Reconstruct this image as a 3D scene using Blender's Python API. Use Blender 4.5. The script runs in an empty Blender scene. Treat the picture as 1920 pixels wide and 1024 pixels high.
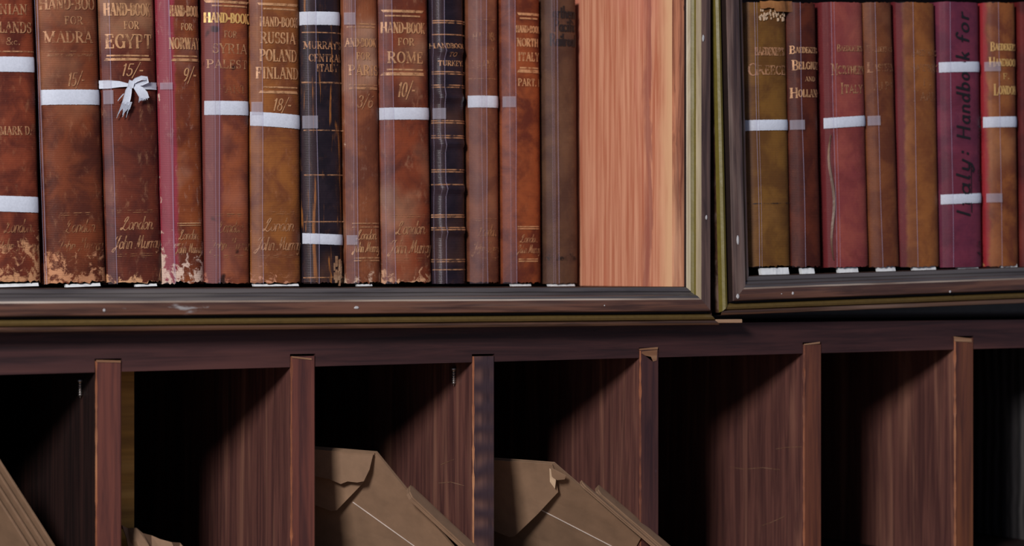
import bpy, bmesh, math, random
from mathutils import Vector, Matrix, noise

# ------------------------------------------------------------------ camera, light, exposure
S = bpy.context.scene
COL = S.collection
FPX, PSI, Z0, CH = 5000.0, math.radians(27.5), 1.38, 1.5
RT = Vector((math.cos(PSI), -math.sin(PSI), 0))
FW = Vector((math.sin(PSI), math.cos(PSI), 0))
UP = Vector((0, 0, 1))
CAM = Vector((0, -Z0, CH))
cd = bpy.data.cameras.new('camera')
cd.sensor_width = 36.0
cd.lens = FPX / 1920 * 36.0
cd.clip_start = 0.05
cam = bpy.data.objects.new('camera', cd)
cam.location = CAM
cam.rotation_euler = (math.radians(90), 0, -PSI)
cd.dof.use_dof = True
cd.dof.focus_distance = 1.56
cd.dof.aperture_fstop = 9.0
COL.objects.link(cam)
S.camera = cam

W = bpy.data.worlds.new('room_air')
S.world = W
W.use_nodes = True
W.node_tree.nodes['Background'].inputs[0].default_value = (0.42, 0.50, 0.72, 1)
W.node_tree.nodes['Background'].inputs[1].default_value = 0.22

ld = bpy.data.lights.new('window_daylight', 'AREA')
ld.shape = 'RECTANGLE'
ld.size, ld.size_y = 0.32, 0.36
ld.energy = 29.5
ld.color = (1.0, 0.965, 0.94)
lo = bpy.data.objects.new('window_daylight', ld)
lo.location = (-0.68, -1.42, 2.24)
lo.rotation_euler = (Vector((0.68, 0, 1.47)) - lo.location).to_track_quat('-Z', 'Y').to_euler()
COL.objects.link(lo)

S.view_settings.view_transform = 'Standard'
S.view_settings.look = 'None'
S.view_settings.gamma = 1.0
S.view_settings.use_curve_mapping = False
S.view_settings.exposure = 0.45


def P(px, py, Y):
    """the point of the plane y = Y that stands at that place of the frame"""
    d = RT * ((px - 960) / FPX) + FW + UP * ((512 - py) / FPX)
    return CAM + d * ((Y + Z0) / d.y)


# ------------------------------------------------------------------ materials
def lin(c):
    return tuple((v / 255 / 12.92) if v / 255 <= 0.04045 else ((v / 255 + 0.055) / 1.055) ** 2.4 for v in c) + (1.0,)


class NT:
    def __init__(s, name):
        s.m = bpy.data.materials.new(name)
        s.m.use_nodes = True
        s.t = s.m.node_tree
        s.b = s.t.nodes['Principled BSDF']
        s.out = s.t.nodes['Material Output']

    def n(s, typ, **kw):
        nd = s.t.nodes.new(typ)
        for k, v in kw.items():
            if k.startswith('i_'):
                nd.inputs[k[2:].replace('_', ' ')].default_value = v
            else:
                setattr(nd, k, v)
        return nd

    def l(s, a, b):
        s.t.links.new(a, b)

    def coords(s, seed=0.0, scale=(1, 1, 1)):
        tc = s.n('ShaderNodeTexCoord')
        mp = s.n('ShaderNodeMapping')
        mp.inputs['Location'].default_value = (seed * 1.37, seed * 0.71, seed * 2.13)
        mp.inputs['Scale'].default_value = scale
        s.l(tc.outputs['Object'], mp.inputs[0])
        return mp.outputs[0]

    def noise(s, vec, scale, detail=4, rough=0.55, dist=0.0):
        nd = s.n('ShaderNodeTexNoise')
        nd.inputs['Scale'].default_value = scale
        nd.inputs['Detail'].default_value = detail
        nd.inputs['Roughness'].default_value = rough
        nd.inputs['Distortion'].default_value = dist
        s.l(vec, nd.inputs['Vector'])
        return nd.outputs['Fac']

    def ramp(s, fac, stops):
        r = s.n('ShaderNodeValToRGB')
        e = r.color_ramp.elements
        while len(e) < len(stops):
            e.new(0.5)
        for el, (p, c) in zip(e, stops):
            el.position = p
            el.color = c if len(c) == 4 else tuple(c) + (1,)
        s.l(fac, r.inputs[0])
        return r.outputs[0]

    def step(s, fac, a, b):
        r = s.n('ShaderNodeMapRange')
        r.interpolation_type = 'SMOOTHSTEP'
        r.inputs['From Min'].default_value = a
        r.inputs['From Max'].default_value = b
        s.l(fac, r.inputs['Value'])
        return r.outputs['Result']

    def mix(s, fac, a, b, mode='MIX'):
        m = s.n('ShaderNodeMix', data_type='RGBA', blend_type=mode)
        for sock, v in ((m.inputs[0], fac), (m.inputs[6], a), (m.inputs[7], b)):
            if isinstance(v, (int, float)):
                sock.default_value = v
            elif isinstance(v, tuple):
                sock.default_value = v
            else:
                s.l(v, sock)
        return m.outputs[2]

    def math(s, op, a, b=0.0, c=0.0):
        m = s.n('ShaderNodeMath', operation=op)
        for i, v in enumerate((a, b, c)):
            if isinstance(v, (int, float)):
                m.inputs[i].default_value = v
            else:
                s.l(v, m.inputs[i])
        return m.outputs[0]

    def xyz(s):
        tc = s.n('ShaderNodeTexCoord')
        sp = s.n('ShaderNodeSeparateXYZ')
        s.l(tc.outputs['Object'], sp.inputs[0])
        return sp.outputs

    def bump(s, h, strength=0.3, dist=0.001):
        b = s.n('ShaderNodeBump')
        b.inputs['Strength'].default_value = strength
        b.inputs['Distance'].default_value = dist
        s.l(h, b.inputs['Height'])
        s.l(b.outputs[0], s.b.inputs['Normal'])

    def set(s, col=None, rough=0.6, spec=0.4, metal=0.0):
        if col is not None:
            if isinstance(col, tuple):
                s.b.inputs['Base Color'].default_value = col
            else:
                s.l(col, s.b.inputs['Base Color'])
        s.b.inputs['Roughness'].default_value = rough
        s.b.inputs['Specular IOR Level'].default_value = spec
        s.b.inputs['Metallic'].default_value = metal
        return s.m


def cloth(name, base, dark, worn, seed, hw, h, wear=0.5, low=0.035, side=None, cut=0.0, crack=False, weave=0.22, vertical=False, rough=0.62, spots=None):
    """book cloth or leather: mottled, woven, rubbed at the ends and joints"""
    t = NT(name)
    v = t.coords(seed)
    x, y, z = t.xyz()
    n1 = t.noise(v, 55, 6, 0.6, 0.4)
    n0 = t.noise(v, 17, 3, 0.5)
    c = t.mix(t.step(n1, 0.36, 0.66), lin(dark), lin(base))
    c = t.mix(t.step(n0, 0.55, 0.78), c, t.mix(0.5, c, lin(worn)))
    if side is not None:
        ns = t.noise(v, 120, 4, 0.6)
        e = t.math('ADD', x, t.math('MULTIPLY', t.math('SUBTRACT', ns, 0.5), 0.004))
        c = t.mix(t.step(e, cut - 0.0012, cut + 0.0012), lin(side), c)
    # rubbing: strong at the foot and along both joints
    ez = t.math('SUBTRACT', 1.0, t.step(z, 0.0, low))
    ex = t.step(t.math('ABSOLUTE', x), hw * 0.80, hw * 1.02)
    n2 = t.noise(v, 150, 7, 0.68, 0.6)
    n3 = t.noise(v, 420, 4, 0.7)
    m = t.math('ADD', n2, t.math('MULTIPLY', ez, 0.20 * wear + 0.06))
    m = t.math('ADD', m, t.math('MULTIPLY', ex, 0.10 * wear))
    m = t.math('ADD', m, t.math('MULTIPLY', t.math('SUBTRACT', n3, 0.5), 0.15))
    hi = 0.80 - 0.10 * wear
    wm = t.step(m, hi, hi + 0.09)
    c = t.mix(wm, c, lin(worn))
    n4 = t.noise(t.coords(seed + 9, (1, 1, 0.45)), 230, 8, 0.72, 0.3)
    c = t.mix(t.math('MULTIPLY', t.step(n4, 0.54, 0.72), 0.12 + 0.14 * wear), c, lin(worn))
    n5 = t.noise(t.coords(seed + 13), 28, 5, 0.6, 1.0)
    c = t.mix(t.math('MULTIPLY', t.step(n5, 0.50, 0.66), 0.45), c, t.mix(1.0, c, (0.55, 0.48, 0.50, 1), 'MULTIPLY'))
    if spots is not None:
        ns = t.noise(t.coords(seed + 5), 75, 2, 0.4)
        c = t.mix(t.step(ns, 0.66, 0.72), c, lin(spots))
    if crack:
        vc = t.coords(seed + 3, (1, 1, 0.06))
        nc = t.noise(vc, 240, 4, 0.6, 0.3)
        c = t.mix(t.step(nc, 0.585, 0.64), c, lin((150, 92, 42)))
    # weave
    wv = t.n('ShaderNodeTexWave', wave_type='BANDS', bands_direction='X' if vertical else 'Z')
    wv.inputs['Scale'].default_value = 300
    wv.inputs['Distortion'].default_value = 0.6
    wv.inputs['Detail'].default_value = 1
    wv.inputs['Detail Scale'].default_value = 4
    t.l(v, wv.inputs['Vector'])
    f = wv.outputs['Fac']
    c = t.mix(weave, c, t.mix(1.0, c, t.ramp(f, [(0, (0.55,) * 3), (1, (1.25,) * 3)]), 'MULTIPLY'))
    t.bump(t.math('ADD', t.math('MULTIPLY', f, 0.5), t.math('ADD', t.math('MULTIPLY', n3, 0.8), t.math('MULTIPLY', wm, -0.8))), 0.35, 0.0006)
    hs = t.n('ShaderNodeHueSaturation')
    hs.inputs['Saturation'].default_value = 0.98
    t.l(c, hs.inputs['Color'])
    return t.set(hs.outputs[0], rough, 0.22)


def wood(name, base, dark, light, seed=0, axis='Z', scale=1.0, rough=0.4, spec=0.5, worn=None, wamt=0.5, bands=None, bump=0.25):
    t = NT(name)
    k = 0.05
    sc = {'X': (k, 1, 1), 'Y': (1, k, 1), 'Z': (1, 1, k)}[axis]
    v = t.coords(seed, sc)
    n1 = t.noise(v, 260 * scale, 5, 0.62, 0.5)
    n2 = t.noise(v, 70 * scale, 4, 0.55, 0.8)
    c = t.mix(t.step(n1, 0.32, 0.68), lin(dark), lin(base))
    c = t.mix(t.step(n2, 0.50, 0.72), c, lin(light))
    if worn is not None:
        sw = {'X': (0.3, 1, 1), 'Y': (1, 0.3, 1), 'Z': (1, 1, 0.3)}[axis]
        n3 = t.noise(t.coords(seed + 7, sw), 60 * scale, 7, 0.65, 0.5)
        c = t.mix(t.step(n3, 0.72 - 0.2 * wamt, 0.80 - 0.2 * wamt), c, lin(worn))
    h = n1
    if bands is not None:
        wv = t.n('ShaderNodeTexWave', wave_type='BANDS', bands_direction=bands[0])
        wv.inputs['Scale'].default_value = bands[1]
        wv.inputs['Distortion'].default_value = bands[3]
        wv.inputs['Detail'].default_value = 2
        t.l(t.coords(seed), wv.inputs['Vector'])
        c = t.mix(wv.outputs['Fac'], c, lin(bands[2]))
        h = t.math('ADD', n1, wv.outputs['Fac'])
    t.bump(h, bump, 0.0008)
    return t.set(c, rough, spec)


def plain(name, col, rough=0.6, spec=0.3, metal=0.0, amt=0.18, scale=200):
    t = NT(name)
    n = t.noise(t.coords(3), scale, 4, 0.6)
    c = t.mix(n, lin(tuple(v * (1 - amt) for v in col)), lin(tuple(min(255, v * (1 + amt)) for v in col)))
    t.bump(n, 0.15, 0.0005)
    return t.set(c, rough, spec, metal)


def faded(name, col, fade, rough=0.4, metal=0.0, seed=0):
    """gilding or ink, rubbed away in places"""
    t = NT(name)
    n = t.noise(t.coords(seed), 260, 5, 0.65)
    a = t.step(n, fade - 0.14, fade + 0.14)
    t.set(lin(col), rough, 0.5, metal)
    t.l(a, t.b.inputs['Alpha'])
    return t.m


def film(name, col, amount, rough=0.3):
    t = NT(name)
    t.set(lin(col), rough, 0.5)
    n = t.noise(t.coords(2, (1, 1, 0.12)), 120, 3, 0.5)
    t.l(t.math('ADD', amount - 0.08, t.math('MULTIPLY', n, 0.16)), t.b.inputs['Alpha'])
    return t.m


M = {}
M['gold'] = faded('gilt', (204, 152, 108), 0.42, 0.5, 0.2, 1)
M['gold_worn'] = faded('rubbed_gilt', (184, 132, 94), 0.46, 0.55, 0.15, 2)
M['gold_faint'] = faded('faint_gilt', (165, 112, 76), 0.56, 0.55, 0.1, 3)
M['gold_bright'] = faded('bright_gilt', (236, 186, 112), 0.36, 0.4, 0.3, 4)
M['ink'] = faded('black_ink', (20, 14, 18), 0.22, 0.6, 0, 5)
M['ink_faint'] = faded('faint_black_ink', (30, 24, 26), 0.52, 0.6, 0, 6)
M['tape'] = plain('cotton_tape', (206, 211, 224), 0.9, 0.1, 0, 0.08, 900)
M['gauze'] = film('tape_gauze', (196, 192, 208), 0.34, 0.8)  # a tape's reflection in the next film, painted as a see-through strip
M['film'] = film('clear_film', (176, 154, 164), 0.13, 0.25)
M['film_thin'] = film('thin_clear_film', (150, 116, 116), 0.085, 0.35)
M['film_edge'] = film('film_edge', (204, 190, 220), 0.34, 0.2)
M['paper'] = plain('page_paper', (196, 184, 160), 0.9, 0.1)
M['white'] = plain('white_paper', (214, 216, 226), 0.85, 0.15)
M['kraft'] = plain('kraft_paper', (128, 101, 80), 0.75, 0.25, 0, 0.14, 90)
M['kraft2'] = plain('kraft_paper_inside', (134, 106, 84), 0.75, 0.25, 0, 0.14, 90)
M['torn'] = plain('torn_paper', (196, 168, 140), 0.9, 0.1)
M['seam'] = plain('seam_paper', (206, 190, 180), 0.8, 0.2)
M['cedar'] = None
M['cab'] = wood('stained_pine', (86, 48, 40), (40, 22, 22), (112, 66, 52), 1, 'Z', 1, 0.42, 0.5, (150, 96, 72), 0.35)
M['cab_x'] = wood('stained_pine_rail', (64, 38, 38), (42, 25, 27), (80, 49, 46), 2, 'X', 1, 0.5, 0.35, None)
M['cab_edge'] = wood('rubbed_edge_pine', (150, 92, 62), (92, 52, 40), (184, 130, 92), 4, 'Z', 1, 0.5, 0.4, (80, 44, 36), 0.45)
M['back_yellow'] = wood('yellow_ply', (190, 142, 62), (144, 104, 42), (206, 160, 84), 6, 'X', 0.5, 0.5, 0.3)
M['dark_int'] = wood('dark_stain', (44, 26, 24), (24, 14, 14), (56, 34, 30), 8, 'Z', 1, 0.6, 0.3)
M['fascia'] = wood('weathered_walnut', (108, 72, 56), (62, 40, 34), (130, 100, 84), 9, 'X', 1, 0.34, 0.6, (150, 146, 146), 0.3)
M['fascia_z'] = wood('weathered_walnut_upright', (104, 80, 72), (56, 40, 38), (136, 116, 106), 10, 'Z', 1, 0.34, 0.6, (156, 152, 150), 0.3)
M['bevel'] = wood('grey_varnish', (86, 80, 80), (60, 55, 56), (106, 99, 96), 11, 'X', 0.7, 0.25, 0.6)  # grey of the sky's sheen is put into this varnish colour
M['bead_z'] = wood('pale_bead', (176, 160, 128), (140, 122, 96), (192, 180, 150), 12, 'Z', 0.7, 0.4, 0.5)
M['olive'] = plain('olive_paint', (104, 92, 36), 0.45, 0.5, 0, 0.14, 400)
M['olive_dark'] = plain('brown_olive_paint', (88, 70, 36), 0.45, 0.5, 0, 0.14, 400)
M['lip'] = wood('brown_lip', (96, 66, 50), (58, 40, 34), (128, 104, 92), 13, 'X', 1, 0.35, 0.6)
M['arris'] = wood('rubbed_arris', (160, 144, 130), (112, 92, 80), (184, 170, 158), 17, 'X', 1, 0.4, 0.5)
M['gap'] = plain('dark_quirk', (34, 22, 20), 0.6, 0.3)
M['case'] = wood('dark_walnut_case', (60, 38, 32), (34, 22, 20), (76, 50, 40), 14, 'Z', 1, 0.5, 0.4)
M['spot'] = plain('white_paint', (176, 174, 176), 0.6, 0.3)
M['steel'] = plain('steel', (150, 146, 144), 0.3, 0.5, 0.9)
M['chip'] = wood('bare_wood', (160, 124, 96), (120, 84, 62), (180, 148, 120), 15, 'X', 1, 0.7, 0.2)


def cedar_mat():
    t = NT('cedar')
    v = t.coords(1, (1, 1, 0.035))
    x, y, z = t.xyz()
    n1 = t.noise(v, 300, 5, 0.6, 0.4)
    n2 = t.noise(v, 60, 4, 0.55, 0.6)
    c = t.mix(t.step(n1, 0.3, 0.7), lin((196, 114, 84)), lin((238, 170, 136)))
    c = t.mix(t.step(n2, 0.58, 0.75), c, lin((204, 112, 84)))
    n6 = t.noise(t.coords(9, (1, 1, 0.25)), 26, 4, 0.55, 0.6)
    c = t.mix(t.math('MULTIPLY', t.step(n6, 0.5, 0.7), 0.5), c, lin((224, 136, 118)))
    n3 = t.noise(t.coords(4, (1, 1, 0.3)), 70, 5, 0.6, 0.5)
    yy = t.math('ADD', y, t.math('MULTIPLY', t.math('SUBTRACT', n3, 0.5), 0.02))
    sap = t.math('SUBTRACT', 1.0, t.step(yy, 0.010, 0.030))
    c = t.mix(sap, c, lin((240, 188, 144)))
    # a dark growth streak beside the sapwood
    st = t.math('MULTIPLY', t.step(yy, 0.034, 0.037), t.math('SUBTRACT', 1.0, t.step(yy, 0.039, 0.046)))
    c = t.mix(t.math('MULTIPLY', st, 0.6), c, lin((150, 84, 78)))
    t.bump(n1, 0.12, 0.0005)
    return t.set(c, 0.5, 0.35)


M['cedar'] = cedar_mat()
M['cedar_edge'] = wood('chipped_cedar_edge', (190, 122, 90), (110, 62, 48), (216, 160, 124), 16, 'Z', 1, 0.6, 0.3, (96, 56, 46), 0.5)


# ------------------------------------------------------------------ object helpers
def link(name, bm, mats, parent=None, smooth=False):
    me = bpy.data.meshes.new(name)
    bm.to_mesh(me)
    bm.free()
    for m in (mats if isinstance(mats, (list, tuple)) else [mats]):
        me.materials.append(m)
    if smooth:
        for p in me.polygons:
            p.use_smooth = True
    o = bpy.data.objects.new(name, me)
    COL.objects.link(o)
    if parent is not None:
        o.parent = parent
    return o


def thing(name, label, cat, loc=(0, 0, 0), roll=0.0, group=None):
    o = bpy.data.objects.new(name, None)
    o.empty_display_size = 0.02
    COL.objects.link(o)
    o.location = loc
    o.rotation_euler = (0, roll, 0)
    o['label'] = label
    o['category'] = cat
    if group:
        o['group'] = group
    return o


def box(bm, a, b, mi=0, bev=0.0):
    x0, y0, z0 = a
    x1, y1, z1 = b
    vs = [bm.verts.new(p) for p in ((x0, y0, z0), (x1, y0, z0), (x1, y1, z0), (x0, y1, z0), (x0, y0, z1), (x1, y0, z1), (x1, y1, z1), (x0, y1, z1))]
    fs = [bm.faces.new([vs[i] for i in f]) for f in ((3, 2, 1, 0), (4, 5, 6, 7), (0, 1, 5, 4), (1, 2, 6, 5), (2, 3, 7, 6), (3, 0, 4, 7))]
    for f in fs:
        f.material_index = mi
    if bev:
        es = list({e for f in fs for e in f.edges})
        r = bmesh.ops.bevel(bm, geom=es, offset=bev, segments=2, affect='EDGES', profile=0.6)
        for f in r['faces']:
            f.material_index = mi


def boxobj(name, a, b, mat, parent=None, bev=0.0006):
    bm = bmesh.new()
    box(bm, a, b, 0, bev)
    return link(name, bm, mat, parent)


def structure(o):
    o['kind'] = 'structure'
    return o


# ------------------------------------------------------------------ lettering: a small serif alphabet drawn as pen strokes
def arc(cx, cy, rx, ry, a0, a1, n=9):
    return [(cx + rx * math.cos(math.radians(a0 + (a1 - a0) * i / n)), cy + ry * math.sin(math.radians(a0 + (a1 - a0) * i / n))) for i in range(n + 1)]


# weights: T thick, t thin, c swelling curve ; s = serif centres (x, y)
G = {
    'A': (.86, [('t', [(.08, 0), (.43, 1)]), ('T', [(.43, 1), (.78, 0)]), ('t', [(.2, .33), (.66, .33)])], [(.08, 0), (.78, 0)]),
    'B': (.74, [('T', [(.14, 0), (.14, 1)]), ('c', [(.14, 1)] + arc(.36, .76, .24, .24, 90, -90) + [(.14, .52)]), ('c', [(.14, .52)] + arc(.38, .26, .28, .26, 90, -90) + [(.14, 0)])], [(.12, 0), (.12, 1)]),
    'C': (.80, [('c', arc(.44, .5, .36, .5, 42, 318, 14)), ('t', [(.71, .98), (.71, .72)])], []),
    'D': (.86, [('T', [(.14, 0), (.14, 1)]), ('c', [(.14, 1)] + arc(.36, .5, .40, .5, 90, -90, 12) + [(.14, 0)])], [(.12, 0), (.12, 1)]),
    'E': (.72, [('T', [(.14, 0), (.14, 1)]), ('t', [(.14, 1), (.62, 1), (.62, .78)]), ('t', [(.14, .52), (.46, .52)]), ('t', [(.46, .62), (.46, .42)]), ('t', [(.14, 0), (.64, 0), (.64, .24)])], [(.12, 0), (.12, 1)]),
    'F': (.68, [('T', [(.14, 0), (.14, 1)]), ('t', [(.14, 1), (.60, 1), (.60, .76)]), ('t', [(.14, .52), (.46, .52)]), ('t', [(.46, .62), (.46, .42)])], [(.14, 0), (.12, 1)]),
    'G': (.86, [('c', arc(.44, .5, .36, .5, 42, 350, 14)), ('t', [(.71, .98), (.71, .74)]), ('T', [(.76, .44), (.76, .04)])], [(.76, .46)]),
    'H': (.92, [('T', [(.16, 0), (.16, 1)]), ('T', [(.76, 0), (.76, 1)]), ('t', [(.16, .52), (.76, .52)])], [(.16, 0), (.16, 1), (.76, 0), (.76, 1)]),
    'I': (.42, [('T', [(.21, 0), (.21, 1)])], [(.21, 0), (.21, 1)]),
    'J': (.52, [('T', [(.32, 1), (.32, .18)]), ('c', arc(.18, .18, .14, .22, 0, -160, 6))], [(.32, 1)]),
    'K': (.86, [('T', [(.16, 0), (.16, 1)]), ('t', [(.16, .42), (.70, 1)]), ('T', [(.36, .60), (.76, 0)])], [(.16, 0), (.16, 1), (.70, 1), (.76, 0)]),
    'L': (.70, [('T', [(.16, 0), (.16, 1)]), ('t', [(.16, 0), (.62, 0), (.62, .26)])], [(.14, 0), (.16, 1)]),
    'M': (1.06, [('t', [(.14, 0), (.16, 1)]), ('T', [(.16, 1), (.52, .06)]), ('t', [(.52, .06), (.88, 1)]), ('T', [(.88, 1), (.90, 0)])], [(.14, 0), (.12, 1), (.90, 0), (.92, 1)]),
    'N': (.90, [('t', [(.15, 0), (.15, 1)]), ('T', [(.15, 1), (.75, 0)]), ('t', [(.75, 0), (.75, 1)])], [(.15, 0), (.10, 1), (.75, 1)]),
    'O': (.90, [('c', arc(.45, .5, .36, .5, 0, 360, 20))], []),
    'P': (.72, [('T', [(.15, 0), (.15, 1)]), ('c', [(.15, 1)] + arc(.36, .74, .28, .26, 90, -90) + [(.15, .48)])], [(.15, 0), (.12, 1)]),
    'R': (.82, [('T', [(.15, 0), (.15, 1)]), ('c', [(.15, 1)] + arc(.36, .75, .27, .25, 90, -90) + [(.15, .5)]), ('T', [(.38, .5), (.72, 0)])], [(.15, 0), (.12, 1), (.74, 0)]),
    'S': (.64, [('c', arc(.32, .74, .23, .26, 30, 250, 10) + arc(.32, .26, .25, .26, 80, -150, 10)), ('t', [(.54, .98), (.54, .74)]), ('t', [(.08, .02), (.08, .28)])], []),
    'T': (.80, [('T', [(.40, 0), (.40, 1)]), ('t', [(.06, .76), (.08, 1), (.72, 1), (.74, .76)])], [(.40, 0)]),
    'U': (.86, [('T', [(.16, 1), (.16, .3)]), ('c', arc(.43, .3, .27, .30, 180, 360, 10)), ('t', [(.70, .3), (.70, 1)])], [(.16, 1), (.70, 1)]),
    'V': (.84, [('T', [(.10, 1), (.42, 0)]), ('t', [(.42, 0), (.74, 1)])], [(.10, 1), (.74, 1)]),
    'W': (1.16, [('T', [(.08, 1), (.34, 0)]), ('t', [(.34, 0), (.58, 1)]), ('T', [(.58, 1), (.82, 0)]), ('t', [(.82, 0), (1.06, 1)])], [(.08, 1), (.58, 1), (1.06, 1)]),
    'Y': (.82, [('T', [(.08, 1), (.41, .45)]), ('t', [(.41, .45), (.74, 1)]), ('T', [(.41, .45), (.41, 0)])], [(.08, 1), (.74, 1), (.41, 0)]),
    '-': (.40, [('T', [(.06, .44), (.34, .44)])], []),
    "'": (.24, [('T', [(.14, 1), (.10, .78)])], []),
    '.': (.26, [('T', [(.12, 0), (.12, .10)])], []),
    ',': (.26, [('T', [(.14, .08), (.08, -.14)])], []),
    ':': (.30, [('T', [(.14, .06), (.14, .16)]), ('T', [(.14, .46), (.14, .56)])], []),
    '&': (.86, [('c', [(.80, .45)] + arc(.36, .24, .28, .26, -30, -270, 10) + arc(.40, .78, .16, .2, -60, 240, 10) + [(.78, 0)])], []),
    '/': (.50, [('t', [(.02, -.2), (.46, 1.15)])], []),
    '0': (.62, [('c', arc(.31, .5, .23, .5, 0, 360, 16))], []),
    '1': (.40, [('T', [(.22, 0), (.22, 1)]), ('t', [(.22, 1), (.06, .82)])], []),
    '3': (.58, [('c', arc(.28, .76, .2, .24, 160, -90, 9) + arc(.28, .26, .23, .26, 90, -160, 9))], []),
    '5': (.58, [('t', [(.50, 1), (.14, 1), (.10, .56)]), ('c', arc(.27, .3, .23, .3, 120, -150, 10))], []),
    '6': (.60, [('c', [(.48, .98)] + arc(.44, .4, .36, .56, 120, 185, 5) + arc(.31, .28, .22, .28, 180, 540, 14))], []),
    '8': (.60, [('c', arc(.30, .76, .19, .24, -90, 270, 12)), ('c', arc(.30, .26, .23, .26, 90, 450, 14))], []),
    '9': (.60, [('c', arc(.30, .72, .22, .28, 0, 360, 14)), ('c', [(.52, .72), (.50, .4), (.38, .12), (.22, 0)])], []),
    # lower case
    'a': (.56, [('c', arc(.26, .27, .20, .27, 20, 340, 12)), ('T', [(.46, .54), (.46, .06), (.54, 0)])], []),
    'b': (.56, [('T', [(.10, 1), (.10, 0)]), ('c', arc(.29, .28, .20, .28, 160, -160, 12))], []),
    'c': (.48, [('c', arc(.26, .27, .20, .27, 45, 320, 11))], []),
    'd': (.58, [('c', arc(.26, .27, .20, .27, 20, 340, 12)), ('T', [(.47, 1), (.47, .05), (.54, 0)])], []),
    'e': (.50, [('t', [(.07, .30), (.43, .30)]), ('c', arc(.25, .28, .19, .28, 0, 310, 12))], []),
    'f': (.40, [('c', [(.42, .9)] + arc(.28, .8, .12, .2, 40, 180, 6) + [(.16, 0)]), ('t', [(.02, .54), (.34, .54)])], []),
    'h': (.58, [('T', [(.10, 1), (.10, 0)]), ('c', [(.10, .36)] + arc(.28, .36, .18, .2, 160, 0, 7) + [(.46, .06), (.54, 0)])], []),
    'i': (.26, [('T', [(.12, .54), (.12, 0)]), ('T', [(.12, .72), (.12, .82)])], []),
    'k': (.54, [('T', [(.10, 1), (.10, 0)]), ('t', [(.12, .24), (.44, .54)]), ('T', [(.24, .34), (.48, 0)])], []),
    'l': (.24, [('T', [(.10, 1), (.10, .06), (.20, 0)])], []),
    'm': (.84, [('T', [(.08, .54), (.08, 0)]), ('c', [(.08, .36)] + arc(.24, .36, .16, .18, 160, 0, 6) + [(.40, 0)]), ('c', [(.40, .36)] + arc(.56, .36, .16, .18, 160, 0, 6) + [(.72, .06), (.80, 0)])], []),
    'n': (.58, [('T', [(.10, .54), (.10, 0)]), ('c', [(.10, .36)] + arc(.28, .36, .18, .18, 160, 0, 7) + [(.46, .06), (.54, 0)])], []),
    'o': (.52, [('c', arc(.26, .27, .20, .27, 0, 360, 14))], []),
    'r': (.40, [('T', [(.10, .54), (.10, 0)]), ('c', [(.10, .34), (.20, .50), (.36, .52)])], []),
    't': (.36, [('T', [(.16, .86), (.16, .06), (.28, 0)]), ('t', [(.02, .54), (.32, .54)])], []),
    'u': (.56, [('c', [(.08, .54), (.08, .2)] + arc(.26, .18, .18, .18, 180, 330, 6) + [(.45, .3)]), ('T', [(.46, .54), (.46, .06), (.54, 0)])], []),
    'w': (.76, [('T', [(.06, .54), (.20, 0)]), ('t', [(.20, 0), (.36, .5)]), ('T', [(.36, .5), (.52, 0)]), ('t', [(.52, 0), (.68, .54)])], []),
    'y': (.54, [('c', [(.08, .54), (.10, .2)] + arc(.26, .18, .17, .18, 180, 330, 6)), ('T', [(.46, .54), (.40, -.2), (.22, -.38), (.08, -.28)])], []),
    # flourished script capitals
    '\x01': (.80, [('c', [(.20, .62), (.24, .84), (.38, 1.0), (.50, .96), (.48, .80), (.38, .62), (.31, .40), (.25, .18), (.14, .02), (.02, .02), (.02, .12), (.14, .16), (.32, .06), (.50, -.04), (.66, .0), (.76, .14)])], []),
    '\x02': (.70, [('c', [(.10, .74), (.26, .98), (.70, 1.0)]), ('c', [(.56, 1.0), (.46, .5), (.36, .0), (.22, -.26), (.06, -.18), (.12, .0), (.5, .18)])], []),
    '\x03': (1.10, [('c', [(.0, .08), (.10, .0), (.22, .3), (.34, .98)]), ('T', [(.34, .98), (.44, .1)]), ('t', [(.44, .1), (.74, 1.0)]), ('c', [(.74, 1.0), (.80, .4), (.88, .04), (1.06, .10)])], []),
}


def layout(text, style):
    """strokes of a line: list of (weight, pts) in units of the cap height, plus its width"""
    x = 0.0
    out = []
    small = style.get('smallcaps', False)
    for i, ch in enumerate(text):
        if ch == ' ':
            x += 0.40
            continue
        k = 1.0
        if small and i > 0 and text[i - 1] != ' ':
            k = 0.72
        w, strokes, serifs = G[ch]
        for wt, pts in strokes:
            out.append((wt, [(x + px * k, (py + (1 - 1) * 0) * k + (0.10 if small and k < 1 else 0)) for px, py in pts]))
        if style.get('serif', True):
            for sx, sy in serifs:
                yy = sy * k + (0.10 if small and k < 1 else 0)
                out.append(('t', [(x + (sx - .13) * k, yy), (x + (sx + .13) * k, yy)]))
        x += w * k + style.get('track', 0.10)
    sl = style.get('slant', 0.0)
    if sl:
        out = [(wt, [(px + py * sl, py) for px, py in pts]) for wt, pts in out]
    return out, max(x - style.get('track', 0.10), 0.1)


def ribbon(bm, pts, widths, place, step=0.0008):
    """a flat pen stroke along pts (x, z); place(x, z) lays it on the surface"""
    for i in range(len(pts) - 1):
        a = Vector(pts[i])
        b = Vector(pts[i + 1])
        d = b - a
        if d.length < 1e-9:
            continue
        u = d.normalized()
        wa, wb = widths[i] * 0.5, widths[i + 1] * 0.5
        n = Vector((-u.y, u.x))
        a2 = a - u * wa * 0.5
        b2 = b + u * wb * 0.5
        k = max(1, int((b2 - a2).length / step))
        prev = None
        for j in range(k + 1):
            f = j / k
            c = a2.lerp(b2, f)
            w = wa + (wb - wa) * f
            q = c + n * w
            r = c - n * w
            cur = (bm.verts.new(place(q.x, q.y)), bm.verts.new(place(r.x, r.y)))
            if prev:
                bm.faces.new((prev[1], cur[1], cur[0], prev[0]))
            prev = cur


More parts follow.
